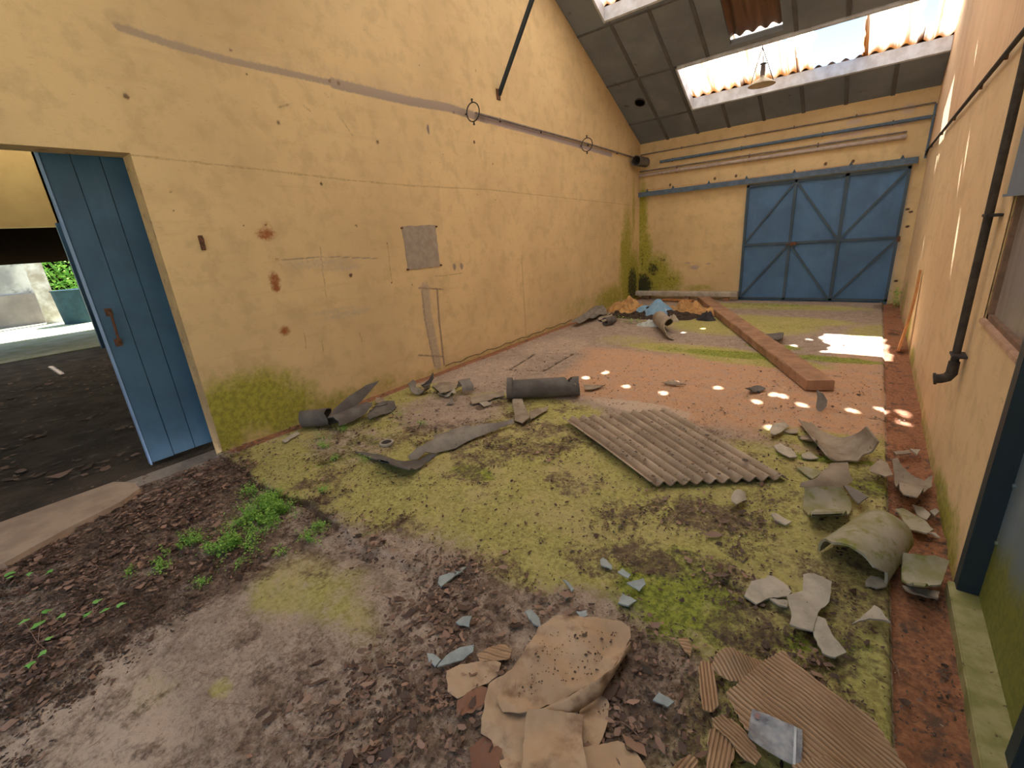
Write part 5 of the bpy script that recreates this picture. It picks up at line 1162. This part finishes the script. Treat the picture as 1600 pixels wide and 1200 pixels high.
bm = bmesh.new(); bmesh.ops.create_circle(bm, cap_ends=True, segments=20, radius=.046, matrix=Matrix.Translation((dn[0], dn[1], .003))); obj('drain_mouth', bm, M_iron, dr_)
# ================================================================ CARDBOARD
def wr(x, y, s, amp, sc=9): return amp * (mnoise.noise(Vector((x * sc, y * sc, s))) + .6 * (.45 - 2 * abs(mnoise.noise(Vector((x * sc * 1.3, y * sc * 1.3, s + 4))))) + .25 * mnoise.noise(Vector((x * sc * 5, y * sc * 5, s + 9))))
bxo = empty('crushed_box', tuple(fl(880, 1090)), 'crushed flat brown cardboard box in the bottom centre foreground', 'cardboard box')
rs = random.Random(12)
def card(name, out, zf, ax, parent=bxo, mat=M_card, jit=1.6, na=34, nb=34, t=.004): return sheet(name, jitter(out, jit, rs), zf, ax, na, nb, t, mat, parent)
c_top = fl(900, 1020)
def z_main(x, y): return .030 + max(-.02, wr(x, y, 1, .016)) + .030 * max(0, min(1, (x - 3.62) * 3.0)) + .006 * math.sin(y * 31 + x * 8)
card('top_panel', [(841, 980), (870, 961), (900, 962), (927, 963), (971, 970), (984, 980), (986, 995), (975, 1018), (960, 1040), (936, 1061), (905, 1078), (880, 1092), (841, 1108), (820, 1112), (786, 1112), (776, 1090), (793, 1060), (812, 1028)], z_main, (1, .3))
card('side_panel', [(812, 1026), (800, 1045), (764, 1068), (757, 1095), (751, 1145), (768, 1156), (784, 1199), (778, 1230), (830, 1230), (826, 1150), (836, 1110), (800, 1100)], lambda x, y: .018 + max(-.012, wr(x, y, 6, .014)), (.4, 1))
card('front_flap', [(824, 1108), (850, 1106), (882, 1112), (912, 1117), (909, 1150), (916, 1190), (925, 1260), (812, 1270), (815, 1199), (820, 1140)], lambda x, y: .062 + max(-.03, wr(x, y, 11, .016, 6)) + .018 * math.sin((x - y) * 16), (1, .2))
card('lower_panel', [(905, 1112), (926, 1085), (944, 1082), (952, 1100), (950, 1125), (936, 1164), (965, 1157), (985, 1165), (1001, 1185), (1015, 1210), (1030, 1270), (905, 1275), (915, 1200), (905, 1140)], lambda x, y: .014 + max(-.01, wr(x, y, 16, .014)), (.3, 1))
# standing folded flap
p_ = [fl(890, 1090, .028), fl(936, 1064, .055), fl(960, 1045, .06)]; q_ = [fl(889, 1114, .02), fl(912, 1115, .02), fl(937, 1092, .02), fl(948, 1072, .02)]
bm = bmesh.new(); top = [Vector(fl(*a)) for a in ((845, 1108, .045), (888, 1088, .075), (937, 1060, .09), (962, 1040, .08), (985, 1003, .06))]; bot = [Vector(fl(*a)) for a in ((852, 1111, .035), (892, 1117, .02), (936, 1090, .018), (950, 1062, .018), (983, 1010, .02))]
TT = []
for i in range(33):
    q = i / 32 * 4; k = min(3, int(q)); f = q - k; a = top[k].lerp(top[k + 1], f); b = bot[k].lerp(bot[k + 1], f); row = []
    for j in range(9):
        t = j / 8; p = a.lerp(b, t); p += Vector((.010, -.016, 0)) * math.sin(t * 3.14) + Vector((1, 1, 0)) * wr(p.x * 2, p.z * 4 + p.y, 22, .006); row.append(bm.verts.new(p))
    TT.append(row)
for i in range(32):
    for j in range(8): bm.faces.new((TT[i][j], TT[i][j + 1], TT[i + 1][j + 1], TT[i + 1][j]))
bmesh.ops.recalc_face_normals(bm, faces=bm.faces[:]); solid(bm, .004); obj('folded_flap', bm, M_card, bxo, smooth=True)
GQ = 'torn cardboard scraps left of the crushed box'
def scrap(out, label, mat=M_card, z0=.008, s=1, group=GQ, **k): return tag(sheet('cardboard_scrap', jitter(out, 1.3, rs), lambda x, y: z0 + max(-.004, wr(x, y, s, .010)), (1, .3), 18, 18, .004, mat, **k), label, 'cardboard scrap', group)
scrap([(698, 1048), (720, 1038), (745, 1034), (765, 1030), (783, 1036), (778, 1055), (762, 1068), (742, 1075), (728, 1085), (715, 1092), (699, 1080)], 'torn light brown cardboard piece left of the crushed box', s=31)
scrap([(714, 1095), (730, 1082), (750, 1072), (761, 1074), (758, 1098), (738, 1110), (722, 1118), (713, 1112)], 'reddish cardboard piece just below the light brown one', M_cardr, s=33)
scrap([(733, 1170), (750, 1155), (771, 1142), (789, 1152), (783, 1180), (776, 1230), (738, 1230)], 'reddish brown cardboard piece cut off by the bottom edge', M_cardr, s=35)
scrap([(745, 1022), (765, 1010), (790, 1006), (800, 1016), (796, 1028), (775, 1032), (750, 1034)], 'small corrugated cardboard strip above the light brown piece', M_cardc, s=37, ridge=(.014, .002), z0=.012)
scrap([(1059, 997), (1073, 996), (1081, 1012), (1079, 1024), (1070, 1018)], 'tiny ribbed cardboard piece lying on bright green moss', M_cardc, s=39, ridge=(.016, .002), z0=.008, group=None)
# corrugated cardboard heap, right
cc = empty('corrugated_cardboard', tuple(fl(1250, 1130)), 'large ribbed corrugated cardboard sheet in the bottom right foreground', 'cardboard')
a_, b_ = fl(1224, 1020, .05), fl(1356, 1115, .05); rax = (b_ - a_)[:2]
def z_c(x, y):
    p = fl(1250, 1090); d = math.hypot(x - p[0], y - p[1])
    return .030 + .028 * math.exp(-(d / .28) ** 2) + wr(x, y, 41, .010, 5)
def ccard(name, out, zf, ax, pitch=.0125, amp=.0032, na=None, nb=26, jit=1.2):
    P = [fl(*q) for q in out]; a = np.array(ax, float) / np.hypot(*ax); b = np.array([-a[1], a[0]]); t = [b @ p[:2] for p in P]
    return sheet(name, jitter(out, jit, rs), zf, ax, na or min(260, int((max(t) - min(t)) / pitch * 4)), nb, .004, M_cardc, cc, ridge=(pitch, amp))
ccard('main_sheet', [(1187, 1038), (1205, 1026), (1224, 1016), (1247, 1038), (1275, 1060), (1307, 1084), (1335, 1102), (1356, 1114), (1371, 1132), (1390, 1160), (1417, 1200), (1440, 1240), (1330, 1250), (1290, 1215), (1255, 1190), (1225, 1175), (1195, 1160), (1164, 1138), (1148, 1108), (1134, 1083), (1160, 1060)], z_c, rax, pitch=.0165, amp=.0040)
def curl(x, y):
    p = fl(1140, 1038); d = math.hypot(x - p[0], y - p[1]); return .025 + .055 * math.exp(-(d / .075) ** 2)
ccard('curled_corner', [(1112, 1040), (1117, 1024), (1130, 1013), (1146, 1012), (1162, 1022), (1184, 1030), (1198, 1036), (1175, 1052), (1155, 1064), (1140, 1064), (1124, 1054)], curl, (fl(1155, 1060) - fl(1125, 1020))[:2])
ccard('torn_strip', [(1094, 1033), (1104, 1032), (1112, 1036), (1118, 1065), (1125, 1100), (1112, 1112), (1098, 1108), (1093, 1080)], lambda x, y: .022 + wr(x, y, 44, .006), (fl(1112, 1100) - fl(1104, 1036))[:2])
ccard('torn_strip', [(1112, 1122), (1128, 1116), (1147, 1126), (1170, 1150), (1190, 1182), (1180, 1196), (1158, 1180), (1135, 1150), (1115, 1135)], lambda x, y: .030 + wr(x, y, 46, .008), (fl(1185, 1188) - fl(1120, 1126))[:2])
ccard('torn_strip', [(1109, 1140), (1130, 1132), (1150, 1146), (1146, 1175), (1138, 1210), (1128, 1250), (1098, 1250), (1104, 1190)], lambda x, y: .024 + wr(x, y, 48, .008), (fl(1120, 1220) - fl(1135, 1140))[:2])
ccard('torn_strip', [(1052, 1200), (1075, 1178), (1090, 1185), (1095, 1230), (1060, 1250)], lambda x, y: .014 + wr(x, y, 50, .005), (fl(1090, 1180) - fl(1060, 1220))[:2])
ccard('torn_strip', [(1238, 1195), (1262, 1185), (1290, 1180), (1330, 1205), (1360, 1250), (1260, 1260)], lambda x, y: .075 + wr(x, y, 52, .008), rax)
# clear plastic zip bag
zb = empty('plastic_bag', tuple(fl(1213, 1150)), 'flat clear plastic zip bag lying on the ribbed cardboard', 'bag')
zbf = lambda x, y: z_c(x, y) + .014
sheet('film', [(1175, 1107), (1200, 1116), (1225, 1127), (1254, 1140), (1254, 1165), (1252, 1199), (1225, 1188), (1198, 1172), (1169, 1150), (1171, 1128)], zbf, (1, .5), 12, 12, .003, M_clear, zb)
M_zip = simple('zip_strip', (.62, .66, .72), (.5, .55, .62), rough=.3); 
zA, zB = [fl(*q) for q in ((1243, 1136, .075), (1241, 1195, .075))]
sheet('zip_strip', [(1241, 1134), (1245, 1136), (1243, 1196), (1239, 1194)], lambda x, y: zbf(x, y) + .004, (0, 1), 3, 12, .002, M_zip, zb)
sheet('rust_label', [(1180, 1113), (1188, 1116), (1186, 1124), (1179, 1121)], lambda x, y: zbf(x, y) + .003, (0, 1), 3, 3, .001, simple('reddish_spot', (.42, .16, .12), (.3, .2, .2)), zb)

# ================================================================ LEAF LITTER, CRUMBS, TWIGS, WEEDS
def scatter(name, n, dens, size, mat, label, cat, bend=.25, tries=14, long_=1.0, xr=(0.0, W), yr=(-11.0, -3.2), lift=.0, zoff=.0):
    X_ = rng.uniform(*xr, n * tries); 
    qq = rng.uniform(0, 1, n * tries) ** 1.7; Y_ = yr[0] + (yr[1] - yr[0]) * qq
    keep = (rng.uniform(0, 1, n * tries) < dens(X_, Y_)) & ((X_ < -.6) | (X_ > .03) | (Y_ < -9.75)) & (X_ < W - .04); X_, Y_ = X_[keep][:n], Y_[keep][:n]; m = len(X_)
    fr = sst(0, -.1, Y_ - slab_edge(X_)) * sst(3.3, 2.2, X_); z = -.035 * fr - .008 + zoff + rng.uniform(0, lift + 1e-6, m)
    z = np.where(X_ < -.02, -.03, z); z = z - .03 * (X_ > XG)
    L = size * rng.lognormal(0, .45, m); Wd = L * rng.uniform(.35, .8, m) / long_; a = rng.uniform(0, 6.283, m); tl = rng.normal(0, bend, m); tr = rng.normal(0, bend, m)
    ca, sa = np.cos(a), np.sin(a); V = []
    shp = [(-1, 0), (-.35, -.85), (.5, -.6), (1, .05), (.3, .9), (-.5, .55)]
    r = rng.uniform(.6, 1.2, (6, m))
    for i, (p, q) in enumerate(shp):
        lx, ly = p * L * r[i], q * Wd * r[i]; lz = np.abs(lx * tl) + ly * tr * .8 + np.abs(ly) * bend * .5 + .002
        V.append(np.stack([X_ + lx * ca - ly * sa, Y_ + lx * sa + ly * ca, z + np.maximum(lz, -.0)], -1))
    V = np.stack(V, 1).reshape(-1, 3); base = np.arange(m)[:, None] * 6
    F = np.concatenate([base + np.array([[0, 1, 4, 5]]), base + np.array([[1, 2, 3, 4]])], 0)
    o = npobj(name, V, F, mat, attrs={'rnd': ('FLOAT', np.repeat(rng.uniform(0, 1, m), 6))}); return tag(o, label, cat, None, 'stuff')
def soil_at(x, y): p, f = paint_floor(x, y); return p.get('soil'), f, p.get('red')
def d_crumb(x, y):
    s, f, r = soil_at(x, y); cl = sst(.46, .70, fbm(x, y, 5, 4, 51)); c2 = sst(.5, .62, fbm(x, y, 22, 3, 61))
    return np.clip((.05 + 1.1 * s * cl + .10 * cl + .35 * f * cl + .06 * f) * (.3 + .7 * c2), 0, 1) * sst(-3.5, -6.5, y) + .02
def blob(x, y, u, v, rx, ry, rot=0):
    P = fl(u, v); r = math.radians(rot); dx, dy = x - P[0], y - P[1]; p = (dx * math.cos(r) + dy * math.sin(r)) / rx; q = (-dx * math.sin(r) + dy * math.cos(r)) / ry
    return np.exp(-(p * p + q * q) * 1.2)
def d_leaf(x, y):
    d = 0 * x
    for b in [(270, 780, .45, .35, 1.0), (330, 735, .35, .3, 1.0), (230, 860, .4, .22, .75), (120, 920, .5, .2, .75), (60, 860, .2, .3, .5), (330, 830, .3, .2, .6), (60, 980, .35, .15, .6), (480, 760, .08, .3, .3), (740, 900, .18, .16, .45), (700, 960, .28, .22, .5), (560, 830, .4, .2, .18), (700, 1100, .3, .2, .45), (600, 1100, .5, .25, .3), (740, 1150, .2, .2, .5), (970, 1120, .25, .25, .45), (1060, 1050, .14, .12, .4), (880, 960, .2, .08, .4), (1010, 985, .12, .05, .8), (1090, 800, .3, .15, .3), (1140, 900, .15, .1, .4), (1290, 1040, .12, .06, .5), (660, 660, .5, .25, .16), (800, 700, .4, .14, .22)]:
        d = np.maximum(d, b[4] * blob(x, y, *b[:4]))
    return d * (.15 + .85 * sst(.40, .60, fbm(x, y, 9, 3, 71))) + .0015
scatter('soil_crumbs', 52000, d_crumb, .0062, M_crumb, 'dark crumbs of soil and rotten leaf scattered all over the mossy floor', 'crumbs', bend=.4, lift=.004)
scatter('leaf_litter', 14000, d_leaf, .0105, M_dry, 'brown dead leaf litter drifted by the left doorway and around the cardboard', 'dead leaves', bend=.35, xr=(-.9, 4.4), tries=60, lift=.008, zoff=.004)
scatter('pale_chips', 1300, lambda x, y: .05 + .4 * d_crumb(x, y) , .0045, M_pale, 'tiny pale flakes of cement and straw on the floor', 'chips', tries=8, long_=1.2)
for nm, quad, zf_, n_, lab in (('sheet_crumbs', ((885, 656), (1040, 645), (1222, 742), (1018, 752)), lambda x, y: .062, 260, 'dark crumbs and leaf bits lying on the corrugated cement sheet'),
                               ('cardboard_crumbs', ((850, 985), (970, 978), (930, 1055), (800, 1095)), lambda x, y: z_main(x, y) + .006, 170, 'dark crumbs lying on the crushed cardboard box')):
    q_ = [fl(*p, .04) for p in quad]; V = []; F = []
    for k in range(n_):
        a, b = rng.random(), rng.random(); P = (q_[0] * (1 - b) + q_[3] * b) * (1 - a) + (q_[1] * (1 - b) + q_[2] * b) * a
        L = (.0055 if nm[0] == 's' else .0028) * rng.lognormal(0, .5); t0 = rng.uniform(0, 6.28)
        z = zf_(P[0], P[1]); 
        for i in range(5):
            t = t0 + i * 1.257; r = L * rng.uniform(.6, 1.3); V.append((P[0] + r * math.cos(t), P[1] + r * math.sin(t), z + rng.uniform(-.001, .003)))
        F.append([k * 5 + i for i in range(5)])
    o = npobj(nm, V, F, M_crumb, attrs={'rnd': ('FLOAT', np.repeat(rng.uniform(0, 1, n_), 5))}); tag(o, lab, 'crumbs', None, 'stuff')
# debris on the dark floor next door
scatter('floor_debris', 2600, lambda x, y: .15 + .8 * sst(.45, .6, fbm(x, y, 1.5, 4, 81)), .03, M_dry, 'scraps and dead leaves on the dark floor of the next room', 'debris', xr=(-7.5, -.6), yr=(-13, -5), tries=6, bend=.2, zoff=-.02)
# twigs
rs = random.Random(40); bm = bmesh.new(); lay = bm.verts.layers.float.new('rnd')
def twig(x, y, L, r=.0016, z=.006):
    a = rs.uniform(0, 6.283); p = []; 
    for k in range(6):
        p.append((x, y, z + .004 * math.sin(k * 1.3 + a))); a += rs.gauss(0, .22); x += L / 5 * math.cos(a); y += L / 5 * math.sin(a)
    add_tube(bm, p, [r, r, r * .9, r * .8, r * .7, r * .4], 5)
tw = [(310, 1045), (325, 1130), (560, 1085), (570, 1110), (610, 1130), (745, 950), (700, 960), (730, 1000), (880, 905), (420, 1160), (480, 1155), (450, 1170), (640, 1180), (350, 1180), (330, 1100), (60, 1000), (190, 930), (260, 860), (150, 880), (240, 900), (100, 870), (390, 1100), (600, 830), (480, 850), (560, 940), (1010, 1165), (1020, 1130), (700, 780), (720, 760), (1385, 985), (1405, 1060), (530, 1150), (380, 1030)]
for u, v in tw:
    P = fl(u, v, 0); twig(P[0], P[1], rs.uniform(.05, .14), rs.uniform(.001, .0022), z=-.018 if P[1] < SLAB and P[0] < 2.6 else .004)
for _ in range(150):
    u, v = rs.uniform(20, 820), rs.uniform(800, 1195); P = fl(u, v, 0)
    if P[1] < -8.3: twig(P[0], P[1], rs.uniform(.02, .07), rs.uniform(.0006, .0014), z=-.02 if P[1] < SLAB and P[0] < 2.6 else .003)
for v in bm.verts: v[lay] = .8
tag(obj('fallen_twigs', bm, M_dry), 'thin brown twigs scattered over the foreground soil', 'twigs', None, 'stuff')
# weeds
def weed(name, spots, n, size, label, cat, mat=M_leaf, kind='stuff', hmax=.05, seed=1, kindleaf=0, group=None):
    rs = random.Random(seed); bm = bmesh.new(); cs = []
    tot = sum(s[4] for s in spots)
    for (u, v, rx, ry, wt) in spots:
        P = fl(u, v, -.01)
        for _ in range(int(n * wt / tot)):
            x, y = P[0] + rs.gauss(0, rx * .45), P[1] + rs.gauss(0, ry * .45)
            if mnoise.noise(Vector((x * 11, y * 11, 3))) < -.12: continue
            zb = -.035 if (y < SLAB and x < 2.5) else 0
            cs.append((x, y, zb + .008 + hmax * rs.random() ** 1.4))
    leaves(bm, cs, size, rs, kind=kindleaf)
    for c in cs[::5]: add_tube(bm, [(c[0] + rs.uniform(-.01, .01), c[1] + rs.uniform(-.01, .01), -.04), c], .0008, 4, cap=False)
    return tag(obj(name, bm, mat), label, cat, group, kind)
weed('weed_patch', [(425, 785, .16, .10, 5), (400, 810, .20, .13, 5), (370, 845, .17, .10, 3), (340, 850, .10, .08, 1), (440, 800, .12, .08, 2), (395, 765, .08, .1, .8)], 7500, .0125, 'dense bright green weed patch beside the slab corner near the left doorway', 'weeds', hmax=.06, seed=5)
weed('weed_patch', [(300, 840, .14, .07, 2), (270, 855, .12, .06, 1.4), (250, 880, .1, .06, 1.2), (315, 905, .06, .05, .5), (480, 835, .12, .05, 1), (500, 820, .08, .06, 1), (370, 870, .15, .07, 1.1), (205, 890, .06, .04, .4), (440, 860, .08, .05, .4)], 2000, .011, 'sparse green weeds straggling across the foreground soil', 'weeds', hmax=.03, seed=6)
weed('weed_patch', [(508, 686, .10, .06, 1.5), (535, 672, .12, .05, 1.2), (505, 700, .1, .05, 1.3), (555, 655, .08, .04, .6), (520, 720, .05, .08, .8), (505, 770, .05, .08, .8), (660, 665, .1, .05, .5), (570, 720, .1, .05, .6), (620, 650, .1, .04, .3)], 1000, .012, 'small green weeds growing along the slab joint by the left wall', 'weeds', hmax=.03, seed=7)
weed('weed_patch', [(1402, 478, .16, .16, 2), (1408, 470, .1, .2, 1.5), (1396, 470, .12, .12, 1)], 500, .035, 'green weeds climbing the far right corner beside the gate', 'weeds', hmax=.28, seed=8)
weed('weed_patch', [(985, 505, .3, .1, 1), (960, 500, .2, .1, .5)], 160, .03, 'few green weeds in front of the corner debris heap', 'weeds', hmax=.07, seed=9)
def ivy(pts, label, seed):
    rs = random.Random(seed); e = empty('ivy_sprig', tuple(fl(pts[0][0], pts[0][1], -.03)), label, 'plant', 'ivy sprigs in the left foreground')
    base = Vector(fl(sum(p[0] for p in pts) / len(pts), sum(p[1] for p in pts) / len(pts) + 12, -.03)); bm = bmesh.new(); bl = bmesh.new()
    lay = bm.verts.layers.float.new('rnd')
    for u, v in pts:
        c = Vector(fl(u, v, .01)); m = (c + base) / 2 + Vector((0, 0, .0)); add_tube(bm, [base, m, c], [.0014, .0012, .0009], 5); leaves(bl, [c], .05, rs, (-.1, .25), 1)
    for v in bm.verts: v[lay] = .9
    obj('vine', bm, M_dry, e); obj('leaves', bl, M_ivy, e)
ivy([(8, 897), (15, 903), (-10, 900)], 'ivy sprig at the left edge of the picture, on the threshold end', 1)
ivy([(46, 894), (82, 889)], 'pair of ivy leaves just right of the left edge', 2)
ivy([(144, 942), (141, 958), (163, 955), (182, 946), (103, 958)], 'largest ivy sprig with several leaves, farthest right of the foreground ivy', 3)
ivy([(64, 957), (63, 976), (70, 1000), (72, 1015), (48, 1034), (38, 972)], 'trailing ivy sprig running down toward the bottom left corner', 4)
